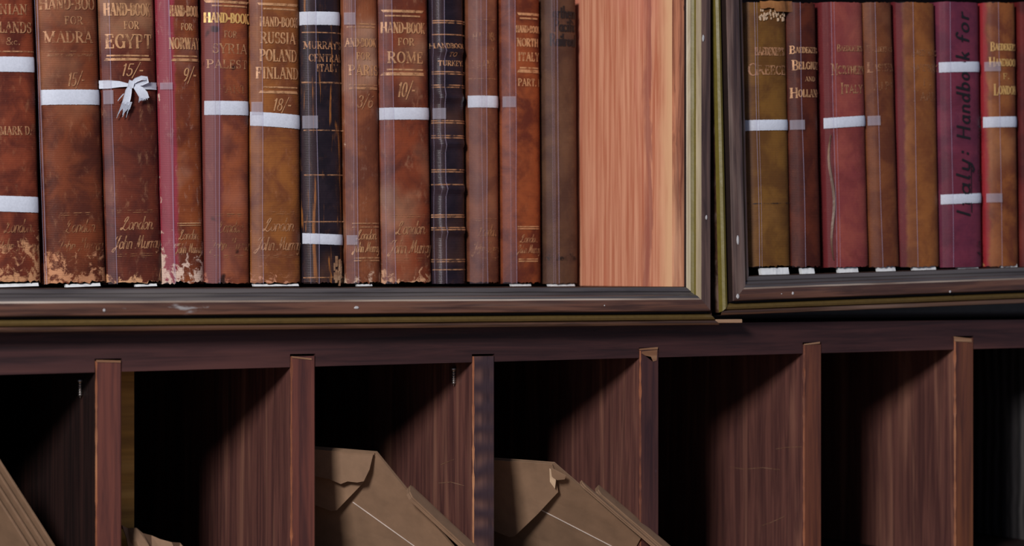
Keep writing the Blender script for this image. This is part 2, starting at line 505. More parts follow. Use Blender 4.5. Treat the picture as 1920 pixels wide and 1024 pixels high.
def draw_text(bm, text, cx, cz, width, cap, place, style, rot=0.0):
    strokes, w = layout(text, style)
    sx = width / w
    th, tn = style.get('thick', 0.17) * cap, style.get('thin', 0.075) * cap
    cr, sr = math.cos(rot), math.sin(rot)
    for wt, pts in strokes:
        q = []
        for px, py in pts:
            lx, lz = px * sx - width / 2, (py - 0.5) * cap
            q.append((cx + lx * cr - lz * sr, cz + lx * sr + lz * cr))
        ws = []
        for i in range(len(q)):
            if wt == 'T':
                ws.append(th)
            elif wt == 't':
                ws.append(tn)
            else:
                a = pts[max(0, i - 1)]
                b = pts[min(len(pts) - 1, i + 1)]
                dx, dy = (b[0] - a[0]), (b[1] - a[1])
                l = math.hypot(dx, dy) or 1
                ws.append(tn + (th - tn) * (abs(dy) / l) ** 1.5)
        ribbon(bm, q, ws, place)


CAPS = dict(thick=0.19, thin=0.085, track=0.10)
CAPS_B = dict(thick=0.24, thin=0.12, track=0.08)
SCRIPT = dict(thick=0.105, thin=0.055, track=-0.02, slant=0.45, serif=False)
FIG = dict(thick=0.13, thin=0.08, track=0.04, slant=0.30, serif=False)
ROMAN = dict(thick=0.16, thin=0.09, track=0.06, serif=False)
SMALL = dict(thick=0.17, thin=0.085, track=0.06, smallcaps=True)
HAND = dict(thick=0.15, thin=0.11, track=0.14, slant=0.18, serif=False)
LONDON = '\x01ondon.'
MURRAY = '\x02ohn \x03urray'

# ------------------------------------------------------------------ books
YL = 0.095     # plane of the spines in the left case
YR = -0.008     # plane of the spines in the right case
SEED = [0]


class Book:
    def __init__(s, label, Y, top, bot, ys, h, depth, mat, board_col, bulge=0.005, group=None, rag=0.0008, bands=(), flare=None):
        """top / bot = left and right edge in the frame at the two heights ys"""
        SEED[0] += 1
        s.seed = SEED[0]
        tl, tr = P(top[0], ys[0], Y), P(top[1], ys[0], Y)
        bl, br = P(bot[0], ys[1], Y), P(bot[1], ys[1], Y)
        base = (bl + br) / 2
        up = (tl + tr) / 2 - base
        s.roll = math.atan2(up.x, up.z)
        s.base = Vector((base.x, Y, base.z))
        s.w = ((tr - tl).length * 0.5 + (br - bl).length * 0.5) * 0.975
        s.h = h if h else up.length
        s.b = bulge
        s.bands = bands
        s.root = thing('book', label, 'book', s.base, s.roll, group)
        s.inv = Matrix.Rotation(-s.roll, 3, 'Y')
        s.Y = Y
        hw = s.w / 2
        s.hw = hw
        rng = random.Random(s.seed)
        # spine
        bm = bmesh.new()
        us = [-1.0, -1.0] + [-1 + 2 * i / 22 for i in range(23)] + [1.0, 1.0]
        nz = 90
        rows = []
        for j in range(nz + 1):
            z = s.h * j / nz
            row = []
            for i, u in enumerate(us):
                y = s.sy(u * hw, z)
                x = u * hw
                if i == 0 or i == len(us) - 1:
                    y = bulge + 0.010
                elif i == 1 or i == len(us) - 2:
                    y = bulge + 0.004
                zz = z
                if j == 0:
                    q = noise.noise(Vector((x * 700, s.seed * 3.1, 0))) + 0.6 * noise.noise(Vector((x * 2100, s.seed, 4)))
                    zz = max(0.0, rag * (0.9 + 1.3 * q))
                if j == nz:
                    zz = z - max(0.0, rag * (0.6 + noise.noise(Vector((x * 500, s.seed * 1.7, 2)))))
                q2 = noise.noise(Vector((x * 60, z * 45, s.seed * 2.3)))
                row.append(bm.verts.new((x, y + 0.0003 * q2, zz)))
            rows.append(row)
        for j in range(nz):
            for i in range(len(us) - 1):
                bm.faces.new((rows[j][i], rows[j][i + 1], rows[j + 1][i + 1], rows[j + 1][i]))
        spm = mat(s) if callable(mat) else mat
        s.spine = link('spine', bm, spm, s.root, True)
        bd = plain('board_cloth', board_col, 0.7, 0.3)
        t = 0.0026
        for nm, x0, x1 in (('front_cover', hw - t, hw - 0.0002), ('back_cover', -hw + 0.0002, -hw + t)):
            boxobj(nm, (x0, bulge + 0.008, 0.0), (x1, depth, s.h), bd, s.root, 0.0006)
        bm = bmesh.new()
        box(bm, (-hw + t, bulge + 0.002, 0.003), (hw - t, depth - 0.004, s.h - 0.003))
        link('page_block', bm, M['paper'], s.root)

    def sy(s, x, z=None):
        u = min(1.0, abs(x / s.hw))
        y = s.b * (0.35 * u ** 2 + 0.65 * u ** 5)
        if z is not None:
            for zb, ht, dep in s.bands:
                d = abs(z - zb)
                if d < ht:
                    y -= dep * (0.5 + 0.5 * math.cos(math.pi * d / ht)) * (1 - u ** 6)
        return y

    def loc(s, px, py):
        p = P(px, py, s.Y) - s.base
        q = s.inv @ Vector((p.x, 0, p.z))
        return q.x, q.z

    def place(s, off):
        return lambda x, z: (x, s.sy(x, z) - off, z)

    def text(s, items, mat, name='title_lettering', off=0.0005):
        """items: (string, centre x, centre y, width, cap height, style) in frame pixels"""
        o = None
        for tx, cx, cy, w, cap, st in items:
            bm = bmesh.new()
            x0, z = s.loc(cx - w / 2, cy)
            x1, _ = s.loc(cx + w / 2, cy)
            _, za = s.loc(cx, cy - cap / 2)
            _, zb = s.loc(cx, cy + cap / 2)
            draw_text(bm, tx, (x0 + x1) / 2, z, x1 - x0, za - zb, s.place(off), st)
            o = link(name, bm, M[mat], s.root)
        return o

    def rules(s, items, mat='gold', name='gilt_rule', off=0.0005):
        """items: (x0, x1, y, thickness) or with a narrower lower edge for the fillets"""
        o = None
        for it in items:
            bm = bmesh.new()
            x0, x1, y, th = it[:4]
            tap = it[4] if len(it) > 4 else 0
            a, zt = s.loc(x0 + max(tap, 0), y - th / 2)
            b, _ = s.loc(x1 - max(tap, 0), y - th / 2)
            c, zb = s.loc(x0 + max(-tap, 0), y + th / 2)
            d, _ = s.loc(x1 - max(-tap, 0), y + th / 2)
            n = 24
            pl = s.place(off)
            prev = None
            for i in range(n + 1):
                f = i / n
                cur = (bm.verts.new(pl(a + (b - a) * f, zt)), bm.verts.new(pl(c + (d - c) * f, zb)))
                if prev:
                    bm.faces.new((prev[1], cur[1], cur[0], prev[0]))
                prev = cur
            o = link(name, bm, M[mat], s.root)
        return o

    def sleeve(s, px, lines=(), y=300, fm='film'):
        """clear film lapping the left part of the spine, its cut edge at px"""
        bm = bmesh.new()
        x1, _ = s.loc(px, y)
        x0 = -s.hw * 1.0
        n, nz = 10, 40

        def pt(f, z, off):
            wob = 0.0006 * noise.noise(Vector((z * 14, s.seed, 1)))
            x = x0 + (x1 - x0) * f
            if f > 0:
                x += wob
            yy = s.sy(x, z) - off - 0.0012 * math.sin(math.pi * f) * (1 if f < 1 else 0)
            return (x, yy, z)
        rows = []
        for j in range(nz + 1):
            z = 0.0005 + (s.h - 0.001) * j / nz
            rows.append([bm.verts.new(pt(i / n, z, 0.0013)) for i in range(n + 1)])
        for j in range(nz):
            for i in range(n):
                bm.faces.new((rows[j][i], rows[j][i + 1], rows[j + 1][i + 1], rows[j + 1][i]))
        o = link('film_sleeve', bm, M[fm], s.root, True)
        o['label'] = 'hazy clear film lapping the left side of the spine'
        bm = bmesh.new()
        for lx in (px,) + tuple(lines):
            xe, _ = s.loc(lx, y)
            prev = None
            for j in range(nz + 1):
                z = 0.0005 + (s.h - 0.001) * j / nz
                x = xe + 0.0006 * noise.noise(Vector((z * 14, s.seed, 1 if lx == px else lx)))
                yy = s.sy(x, z) - 0.0016
                hwid = 0.00022 if lx == px else 0.00013
                cur = (bm.verts.new((x - hwid, yy, z)), bm.verts.new((x + hwid, yy, z)))
                if prev:
                    bm.faces.new((prev[0], prev[1], cur[1], cur[0]))
                prev = cur
        link('film_edge', bm, M['film_edge'], o)
        return o

    def tape(s, y0, y1, th=24, xl=None, xr=None, tail=None, name='cotton_tape'):
        """white cotton tape round the book; tail = (book, px) where its end is tucked under a neighbour's film"""
        bm = bmesh.new()
        n = 40
        xl = -s.hw * 0.995 if xl is None else s.loc(xl, y0)[0]
        xr = s.hw * 0.995 if xr is None else s.loc(xr, y1)[0]
        cx = P
        zc0 = s.loc((s.px(xl)), y0)[1]
        zc1 = s.loc((s.px(xr)), y1)[1]
        hh = abs(s.loc(960, y0)[1] - s.loc(960, y0 + th)[1]) / 2
        m = 6
        top = []
        for i in range(n + 1):
            f = i / n
            x = xl + (xr - xl) * f
            z = zc0 + (zc1 - zc0) * f
            col = []
            for k in range(m + 1):
                g = -1 + 2 * k / m
                jit = 0.00022 * noise.noise(Vector((x * 900, g * 2, s.seed + y0)))
                col.append((x, s.sy(x, z) - 0.0009 + 0.0004 * abs(g) ** 3 - 0.0001 * noise.noise(Vector((x * 500, g * 4, y0))), z + g * hh + (jit if abs(g) == 1 else 0)))
            top.append(col)
        # wrap back round both sides
        left = [(p[0] - 0.0001, s.b + 0.012, p[2]) for p in top[0]]
        right = [(p[0] + 0.0001, s.b + 0.012, p[2]) for p in top[-1]]
        cols = [left] + top + [right]
        vs = [[bm.verts.new(p) for p in c] for c in cols]
        for i in range(len(vs) - 1):
            for k in range(m):
                bm.faces.new((vs[i][k], vs[i + 1][k], vs[i + 1][k + 1], vs[i][k + 1]))
        o = link(name, bm, M['tape'], s.root, True)
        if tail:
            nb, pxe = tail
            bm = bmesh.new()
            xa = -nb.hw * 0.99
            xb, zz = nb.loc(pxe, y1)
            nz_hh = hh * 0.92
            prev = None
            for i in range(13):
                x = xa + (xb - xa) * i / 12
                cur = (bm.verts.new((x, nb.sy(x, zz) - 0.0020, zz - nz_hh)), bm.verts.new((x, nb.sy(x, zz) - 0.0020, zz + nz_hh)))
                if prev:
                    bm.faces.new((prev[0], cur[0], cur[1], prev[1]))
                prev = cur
            # the painted reflection goes with this tape: bring it into this book's own frame
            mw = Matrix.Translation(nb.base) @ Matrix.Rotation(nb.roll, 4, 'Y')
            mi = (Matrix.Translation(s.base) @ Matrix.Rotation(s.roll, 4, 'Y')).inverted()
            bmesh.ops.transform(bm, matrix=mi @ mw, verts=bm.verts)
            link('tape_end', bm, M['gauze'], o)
        return o

    def px(s, x):
        """frame column of the local x at mid height"""
        w = s.base + Vector((x * math.cos(s.roll), 0, -x * math.sin(s.roll)))
        q = w - CAM
        return 960 + FPX * (q.dot(RT) / q.dot(FW))

    def foot(s, x0, x1, y0, y1):
        """white paper liner showing under the book"""
        a, za = s.loc(x0, y0)
        b, zb = s.loc(x1, y1)
        bm = bmesh.new()
        n = 14
        r0, r1 = [], []
        for i in range(n + 1):
            x = a + (b - a) * i / n
            q = 0.0002 * noise.noise(Vector((x * 500, s.seed, 0)))
            r0.append(bm.verts.new((x, 0.0012 - q, zb)))
            r1.append(bm.verts.new((x, 0.0022 + q, za + q)))
        for i in range(n):
            bm.faces.new((r0[i], r0[i + 1], r1[i + 1], r1[i]))
        r = bmesh.ops.extrude_face_region(bm, geom=list(bm.faces))
        bmesh.ops.translate(bm, verts=[v for v in r['geom'] if isinstance(v, bmesh.types.BMVert)], vec=(0, 0.003, 0))
        return link('paper_liner', bm, M['white'], s.root)


def mk(base, dark, worn, **kw):
    return lambda s: cloth('spine_cloth', base, dark, worn, s.seed, s.hw, s.h, **kw)


def label(what):
    return what


def imprint(b, cx, y0, w, k=1.0, mat='gold_worn', extra=True):
    b.text([(LONDON, cx, y0, w * 0.72, 24 * k, SCRIPT), (MURRAY, cx, y0 + 36 * k, w * 1.02, 24 * k, SCRIPT)], mat, 'imprint_lettering')
    if extra:
        b.rules([(cx - w * .42, cx + w * .36, y0 - 24 * k, 1.6), (cx - w * .42, cx + w * .36, y0 - 20 * k, 1.2),
                 (cx - w * .42, cx + w * .36, y0 + 58 * k, 1.6), (cx - w * .42, cx + w * .36, y0 + 62 * k, 1.2)], 'gold_faint', 'imprint_rule')


L = 'handbooks in the left case'
YS = (0, 533)
# 1 islands
b1 = Book('broad rubbed red-brown book with two white tapes, cut by the left frame edge', YL, (-36, 66), (-20, 81), YS, .180, .115,
          mk((134, 60, 34), (84, 32, 22), (196, 140, 100), wear=1.0, low=.05), (92, 42, 30), .004, L, .0016)
b1.text([('NIAN', 25, 17, 52, 18, CAPS), ('LANDS', 29, 51, 62, 19, CAPS), ('&c.', 24, 77, 28, 13, ROMAN), ('MARK D.', 30, 245, 60, 15, CAPS)], 'gold_worn')
b1.rules([(-30, 66, 96, 3)], 'gold_worn')
imprint(b1, 34, 424, 76, 1.0, 'gold_faint', False)
# 2 madras
b2 = Book('red-brown Madras handbook priced 15/-, white tape around its middle', YL, (74, 186), (91, 205), YS, .181, .115,
          mk((122, 58, 30), (82, 36, 24), (196, 136, 98), wear=.95, low=.035), (94, 46, 34), .005, L, .0012)
b2.text([('HAND-BOO', 128, 6, 102, 21, CAPS), ('FOR', 138, 38, 34, 14, CAPS), ('MADRA', 129, 69, 90, 20, CAPS)], 'gold_worn')
b2.text([('15/-', 141, 149, 32, 24, FIG)], 'gold_worn', 'price_lettering')
b2.rules([(82, 176, 96, 2), (82, 176, 103, 5)], 'gold_faint')
imprint(b2, 150, 424, 86, 1.0, 'gold_faint')
# 3 egypt
b3 = Book('dark red-brown Egypt handbook tied with a white tape in a bow', YL, (189, 294), (206, 309), YS, .180, .115,
          mk((110, 48, 30), (76, 32, 26), (210, 156, 114), wear=.9, low=.012), (84, 38, 34), .005, L, .0012)
b3.text([('HAND-BOOK', 240, 17, 86, 22, CAPS), ('FOR', 246, 47, 28, 14, CAPS), ('EGYPT', 243, 77, 86, 25, CAPS)], 'gold')
b3.text([('15/-', 246, 131, 40, 22, FIG)], 'gold', 'price_lettering')
b3.rules([(202, 280, 104, 3), (198, 286, 111, 5, 3)], 'gold')
imprint(b3, 257, 419, 88, 1.0, 'gold_worn')
# 4 norway
b4 = Book('Norway handbook with rubbed crimson joint and brown spine, priced 9/-', YL, (294, 381), (313, 385), YS, .178, .115,
          mk((140, 70, 32), (104, 46, 28), (222, 190, 172), wear=1.0, low=.04, side=(146, 48, 62), cut=-.0042), (120, 38, 50), .005, L, .0012)
b4.text([('HAND-BOOK', 347, 20, 58, 19, CAPS), ('FOR', 350, 50, 22, 12, CAPS), ('NORWAY', 347, 81, 60, 20, CAPS)], 'gold')
b4.text([('9/-', 354, 140, 26, 24, FIG)], 'gold', 'price_lettering')
b4.rules([(324, 372, 105, 3), (320, 378, 112, 5, 3), (332, 379, 419, 2), (332, 379, 423, 1.5)], 'gold')
b4.text([(LONDON, 354, 440, 40, 18, SCRIPT), (MURRAY, 354, 466, 52, 18, SCRIPT)], 'gold_worn', 'imprint_lettering')
# 5 syria
b5 = Book('stained orange-brown Syria handbook with dark spots and a white tape', YL, (385, 470), (388, 472), YS, .180, .115,
          mk((146, 74, 40), (104, 50, 38), (188, 116, 90), wear=.6, low=.02, spots=(50, 26, 22), side=(120, 58, 52), cut=-.004), (110, 56, 48), .004, L, .0008)
b5.text([('HAND-BOOK', 428, 32, 84, 17, CAPS_B)], 'gold_bright')
b5.text([('FOR', 432, 64, 24, 12, CAPS), ('SYRIA', 432, 90, 66, 17, CAPS), ('PALEST', 428, 119, 76, 15, CAPS)], 'gold_worn', 'title_lettering')
b5.text([('PART', 436, 166, 52, 14, CAPS)], 'gold_faint', 'volume_lettering')
b5.rules([(386, 470, 2, 5, -3), (398, 466, 10, 3)], 'gold')
imprint(b5, 432, 424, 72, .95, 'gold_faint')
# 6 russia
b6 = Book('ochre-brown Russia, Poland and Finland handbook with a slanting white tape', YL, (472, 567), (475, 571), YS, .182, .115,
          mk((148, 88, 38), (112, 60, 34), (200, 138, 106), wear=.8, low=.02), (110, 62, 42), .005, L, .0010)
b6.text([('HAND-BOOK', 524, 40, 72, 17, CAPS), ('RUSSIA', 522, 70, 66, 20, CAPS), ('POLAND', 523, 103, 70, 21, CAPS), ('FINLAND', 522, 136, 80, 20, CAPS)], 'gold')
b6.text([('18/-', 527, 196, 34, 22, FIG)], 'gold', 'price_lettering')
b6.rules([(484, 562, 7, 5, -3), (494, 556, 16, 3), (494, 560, 163, 3), (486, 562, 172, 5, 3)], 'gold')
imprint(b6, 523, 421, 84, 1.0, 'gold_worn')
# 7 black central italy
b7 = Book('cracked black leather Central Italy handbook with gilt lines, two white tapes', YL, (566, 643), (573, 650), YS, .180, .115,
          mk((42, 32, 40), (26, 20, 28), (146, 92, 44), wear=.55, low=.02, crack=True, weave=.05, rough=.45), (40, 30, 40), .005, L, .0012)
b7.text([("MURRAY'S", 608, 84, 72, 13, CAPS), ('CENTRAL', 612, 108, 64, 13, CAPS), ('ITALY', 614, 127, 42, 13, CAPS)], 'gold_worn')
b7.rules([(570, 645, 60, 2), (570, 646, 154, 3), (573, 650, 244, 2), (574, 648, 328, 2), (574, 650, 416, 2), (574, 650, 521, 2)], 'gold_worn')
bm = bmesh.new()
rr = random.Random(5)
for k in range(16):   # the frayed chunk at the foot of the right joint
    x, z = b7.loc(634 + rr.uniform(-7, 9), 528 - rr.uniform(2, 40))
    hgt = rr.uniform(.003, .008)
    box(bm, (x - .0004, b7.sy(x) - .0006, z - hgt / 2), (x + .0004 + rr.uniform(0, .0005), b7.sy(x) + .001, z + hgt / 2))
link('frayed_leather', bm, M['chip'], b7.root)
# 8 paris
b8 = Book('slim ribbed brown Paris handbook priced 3/6, right of the black spine', YL, (645, 713), (653, 718), YS, .178, .115,
          mk((140, 78, 46), (104, 54, 36), (214, 178, 152), wear=.8, low=.016, vertical=True, weave=.4), (104, 58, 42), .004, L, .0010)
b8.text([('AND-BOOK', 678, 79, 56, 15, CAPS), ('FOR', 681, 105, 26, 13, CAPS), ('PARIS', 683, 131, 56, 18, CAPS)], 'gold')
b8.text([('3/6', 683, 190, 30, 22, FIG)], 'gold_worn', 'price_lettering')
b8.rules([(652, 706, 44, 3), (652, 704, 50, 3), (656, 710, 159, 3), (656, 710, 165, 5), (661, 713, 419, 2), (661, 713, 426, 2), (664, 714, 484, 3), (664, 714, 489, 3)], 'gold_worn')
b8.text([(LONDON, 687, 440, 40, 18, SCRIPT), (MURRAY, 687, 464, 52, 18, SCRIPT)], 'gold', 'imprint_lettering')
# 9 rome
b9 = Book('red-brown Rome handbook priced 10/- with one white tape', YL, (713, 808), (721, 816), YS, .181, .115,
          mk((134, 62, 34), (92, 42, 30), (212, 160, 122), wear=.95, low=.016), (98, 46, 36), .005, L, .0014)
b9.text([('HAND-BOOK', 758, 51, 80, 19, CAPS), ('FOR', 761, 78, 30, 13, CAPS), ('ROME', 761, 107, 66, 20, CAPS)], 'gold')
b9.text([('10/-', 760, 168, 32, 26, FIG)], 'gold', 'price_lettering')
b9.rules([(718, 796, 20, 5, -3), (724, 788, 29, 3), (727, 794, 130, 3), (718, 798, 138, 6, 3)], 'gold')
imprint(b9, 770, 427, 80, 1.0, 'gold_worn')
# 10 turkey
zb = []
b10 = Book('narrow dark blue-black leather Turkey handbook with raised gilt bands', YL, (812, 877), (819, 880), YS, .180, .115,
           mk((44, 34, 44), (28, 22, 32), (96, 62, 40), wear=.25, low=.006, weave=.03, rough=.3), (38, 30, 42), .006, L, .0004,
           bands=tuple((((530 - y) / 3335.0), .0036, .0030) for y in (50, 146, 240, 333, 420)))
b10.text([('HANDBOOK', 843, 85, 62, 9, CAPS), ('TO', 848, 102, 15, 7, CAPS), ('TURKEY.', 847, 118, 48, 9, CAPS)], 'gold')
b10.rules([(816, 878, y, 2) for y in (38, 42, 64, 134, 138, 159, 163, 226, 230, 254, 258, 318, 322, 346, 403, 407, 427, 431, 487, 491)] + [(818, 879, 506, 2)], 'gold_worn')
# 11 faint
b11 = Book('plain worn brown book with faint lettering and one tape, right of the banded spine', YL, (881, 940), (886, 942), YS, .181, .115,
           mk((128, 74, 48), (98, 54, 40), (176, 120, 90), wear=.35, low=.012), (96, 56, 44), .005, L, .0014)
b11.text([('HANDBK', 911, 68, 46, 15, CAPS), ('FOR', 914, 95, 26, 13, CAPS), ('FRANCE', 912, 120, 48, 15, CAPS)], 'gold_faint')
b11.rules([(884, 936, 36, 2), (884, 938, 147, 2)], 'gold_faint')
imprint(b11, 914, 432, 50, .9, 'gold_faint')
# 12 north italy
b12 = Book('mottled orange-brown North Italy Part I handbook without tape', YL, (943, 1019), (948, 1021), YS, .180, .115,
           mk((148, 74, 36), (94, 40, 26), (186, 116, 72), wear=.4, low=.012), (104, 52, 38), .005, L, .0012)
b12.text([('HAND-BOOK', 991, 54, 48, 12, CAPS_B), ('NORTH', 990, 79, 42, 14, CAPS_B), ('ITALY', 992, 106, 42, 15, CAPS_B), ('PART. I', 993, 154, 44, 13, CAPS)], 'gold')
b12.rules([(969, 1016, 26, 5, -3), (974, 1010, 34, 3), (974, 1012, 127, 3), (969, 1016, 133, 6, 3), (970, 1013, 425, 2), (970, 1013, 429, 2), (972, 1010, 486, 2), (972, 1010, 490, 2)], 'gold')
b12.text([(LONDON, 992, 447, 36, 15, SCRIPT), (MURRAY, 992, 467, 46, 15, SCRIPT)], 'gold_worn', 'imprint_lettering')
# 13 railroad
b13 = Book('grey-brown railroad book in black lettering, last before the bare cedar panel', YL, (1023, 1086), (1029, 1088), YS, .181, .115,
           mk((96, 66, 48), (78, 52, 42), (150, 112, 84), wear=.15, low=.006, weave=.1), (70, 50, 42), .004, L, .0006)
b13.text([('orthern', 1060, 22, 46, 22, ROMAN), ('Pacific', 1060, 47, 44, 22, ROMAN), ('Railroad', 1058, 74, 52, 22, ROMAN)], 'ink')
b13.text([('Northern New', 1056, 482, 60, 12, ROMAN)], 'ink_faint', 'imprint_lettering')

for b, px, ln in ((b2, 83, (79,)), (b3, 213, ()), (b4, 323, (321,)), (b5, 410, (403,)), (b6, 492, ()), (b7, 594, (580,)), (b8, 668, (662,)),
                  (b9, 738, (724,)), (b10, 834, (818, 826)), (b11, 911, (902,)), (b12, 966, (957,)), (b13, 1045, (1036, 1039))):
    b.sleeve(px, ln, 300, 'film_thin' if b in (b7, b10, b13) else 'film')
b1.tape(120, 121, 26)
b1.tape(381, 384, 27, name='cotton_tape')
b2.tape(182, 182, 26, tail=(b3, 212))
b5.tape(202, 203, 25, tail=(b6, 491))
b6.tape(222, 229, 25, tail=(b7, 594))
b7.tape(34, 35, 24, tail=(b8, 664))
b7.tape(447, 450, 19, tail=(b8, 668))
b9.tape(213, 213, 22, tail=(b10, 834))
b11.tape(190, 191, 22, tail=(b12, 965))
for b, x0, x1 in ((b1, -10, 74), (b2, 125, 190), (b3, 256, 296), (b6, 478, 562), (b8, 672, 700), (b12, 962, 998), (b13, 1032, 1080)):
    b.foot(x0, x1, 533.2, 536.4)

# the bow round the Egypt handbook
def strip(bm, pts, wid, thick=0.0003, fall=0.0):
    """a cotton tape along 3-D points; wid = half widths; the band stands upright, facing the front"""
    prev = None
    n = len(pts)
    for i in range(n):
        p = Vector(pts[i])
        t = (Vector(pts[min(n - 1, i + 1)]) - Vector(pts[max(0, i - 1)]))
        side = Vector((-t.z, 0, t.x))
        side = side.normalized() if side.length > 1e-7 else Vector((0, 0, 1))
        row = []
        for k in range(5):
            g = -1 + k / 2
            row.append(bm.verts.new(p + side * wid[i] * g + Vector((0, thick * (1 if k % 2 else -0.4), 0))))
        if prev:
            for k in range(4):
                bm.faces.new((prev[k], row[k], row[k + 1], prev[k + 1]))
        prev = row


def b3p(px, py, off):
    x, z = b3.loc(px, py)
    return (x, b3.sy(x) - off, z)


bm = bmesh.new()
strip(bm, [b3p(190, 158, .0008), b3p(205, 158, .0012), b3p(222, 158, .0018), b3p(238, 160, .0026)], [.0024, .0024, .0018, .0009])
strip(bm, [b3p(246, 160, .0026), b3p(266, 163, .0020), b3p(284, 161, .0014), b3p(298, 161, .0008)], [.0009, .0015, .0021, .0021])
strip(bm, [b3p(243, 158, .0034), b3p(250, 151, .0044), b3p(260, 147, .0052), b3p(270, 148, .0050), b3p(272, 153, .0044), b3p(262, 157, .0036), b3p(248, 160, .0030)], [.0010, .0013, .0013, .0012, .0012, .0013, .0010])
strip(bm, [b3p(243, 152, .0036), b3p(241, 158, .0044), b3p(241, 166, .0040)], [.0016, .0018, .0014])
strip(bm, [b3p(249, 162, .0036), b3p(257, 170, .0046), b3p(263, 178, .0050), b3p(266, 187, .0046)], [.0014, .0026, .0030, .0031])
strip(bm, [b3p(240, 162, .0036), b3p(236, 172, .0046), b3p(233, 184, .0052), b3p(230, 196, .0050)], [.0012, .0020, .0022, .0022])
rr = random.Random(8)
for k in range(11):
    x0 = 222 + k * 1.7
    strip(bm, [b3p(x0 + 2.5, 192, .0050), b3p(x0 - 1, 204, .0046), b3p(x0 - 3 + rr.uniform(-5, 3), 211 + rr.uniform(0, 11), .0036)], [.00026, .00024, .00014])
for k in range(7):
    x0 = 256 + k * 3.0
    strip(bm, [b3p(x0, 184, .0048), b3p(x0 + rr.uniform(-1, 1), 191 + rr.uniform(-3, 2) - k * .6, .0044)], [.0003, .00016])
strip(bm, [b3p(228, 176, .004), b3p(221, 184, .004), b3p(218, 190, .003)], [.0003, .0003, .0002])
bow = link('tape_bow', bm, M['tape'], b3.root, True)
bow['label'] = 'white cotton tape tied in a bow with frayed ends'
bm = bmesh.new()  # painted reflection of the bow's tape in the next book's film
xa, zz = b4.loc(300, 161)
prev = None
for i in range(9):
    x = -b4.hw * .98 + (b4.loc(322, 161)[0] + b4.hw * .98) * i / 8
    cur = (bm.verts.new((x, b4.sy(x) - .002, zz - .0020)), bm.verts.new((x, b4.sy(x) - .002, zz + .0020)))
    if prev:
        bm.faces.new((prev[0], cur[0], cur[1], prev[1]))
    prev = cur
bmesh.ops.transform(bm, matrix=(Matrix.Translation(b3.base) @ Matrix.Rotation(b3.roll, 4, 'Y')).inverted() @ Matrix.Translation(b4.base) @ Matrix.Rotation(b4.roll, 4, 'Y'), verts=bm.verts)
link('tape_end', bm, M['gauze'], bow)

# ------------------------------------------------------------------ right case books
Rg = 'handbooks in the right case'
YS2 = (3, 502)
r1 = Book('olive-brown Greece handbook with torn head, first in the right case', YR, (1398, 1477), (1404, 1491), YS2, None, .105,
          mk((124, 84, 32), (98, 62, 26), (150, 106, 58), wear=.3, low=.01), (90, 52, 28), .004, Rg, .0010)
r1.text([("BAEDEKER'S", 1444, 96, 56, 14, CAPS_B)], 'gold_worn')
r1.text([('GREECE', 1440, 130, 70, 22, SMALL)], 'gold_worn', 'title_lettering')
r1.rules([(1406, 1488, 382, 2)], 'ink_faint', 'crease')
r2 = Book('dark red-brown Belgium and Holland handbook, second in the right case', YR, (1479, 1537), (1491, 1547), YS2, None, .105,
          mk((92, 38, 20), (66, 24, 16), (146, 80, 42), wear=.3, low=.01), (72, 28, 20), .005, Rg, .0010)
r2.text([("BAEDEKER'S", 1512, 93, 54, 14, SMALL), ('BELGIUM', 1514, 122, 52, 18, SMALL), ('AND', 1519, 148, 20, 8, CAPS), ('HOLLAND', 1513, 174, 54, 18, SMALL)], 'gold')
r3 = Book('faded red Northern Italy handbook with split joint and white tape', YR, (1544, 1624), (1557, 1635), YS2, None, .105,
          mk((150, 72, 62), (130, 56, 56), (186, 108, 88), wear=.3, low=.008, side=(104, 32, 36), cut=-.0100), (130, 36, 42), .004, Rg, .0006)
r3.text([("BAEDEKER'S", 1594, 90, 50, 13, SMALL), ('NORTHERN', 1592, 130, 64, 20, SMALL), ('ITALY', 1597, 166, 44, 20, SMALL)], 'gold_worn')
r4 = Book('plain brown book with faint lettering between the red and the tan spine', YR, (1626, 1677), (1637, 1697), YS2, None, .105,
          mk((122, 68, 36), (96, 48, 30), (160, 104, 66), wear=.2, low=.006), (96, 44, 34), .005, Rg, .0008)
r4.text([("BAEDEKER'S", 1652, 92, 44, 13, SMALL), ('EASTERN', 1654, 126, 46, 18, SMALL), ('ALPS', 1656, 160, 34, 18, SMALL)], 'gold_faint')
r5 = Book('tan-brown Paris handbook with faint gilt, left of the purple spine', YR, (1681, 1764), (1698, 1767), YS2, None, .105,
          mk((150, 90, 42), (120, 66, 34), (178, 118, 66), wear=.2, low=.006, side=(104, 28, 34), cut=-.0115), (104, 34, 38), .005, Rg, .0008)
r5.text([("BAEDEKER'S", 1736, 98, 54, 14, SMALL), ('HANDBOOK', 1736, 126, 60, 17, SMALL), ('F.', 1738, 154, 16, 12, CAPS), ('PARIS', 1736, 180, 50, 20, SMALL)], 'gold_faint')
r6 = Book('purple cloth book with handwritten black title and two white tapes', YR, (1766, 1840), (1770, 1850), YS2, None, .105,
          mk((118, 46, 66), (96, 38, 60), (146, 90, 104), wear=.15, low=.004, weave=.12), (116, 30, 60), .004, Rg, .0004)
r7 = Book('brown London handbook with rubbed head and red joint, white tape', YR, (1846, 1913), (1857, 1917), YS2, None, .105,
          mk((152, 88, 42), (112, 56, 34), (186, 126, 78), wear=.5, low=.02, side=(150, 30, 40), cut=-.0112), (134, 28, 36), .005, Rg, .0012)
r7.text([("BAEDEKER'S", 1884, 87, 50, 16, SMALL), ('HANDBOOK', 1884, 116, 54, 17, SMALL), ('F.', 1886, 143, 12, 10, CAPS), ('LONDON', 1886, 168, 44, 20, SMALL)], 'gold_bright')
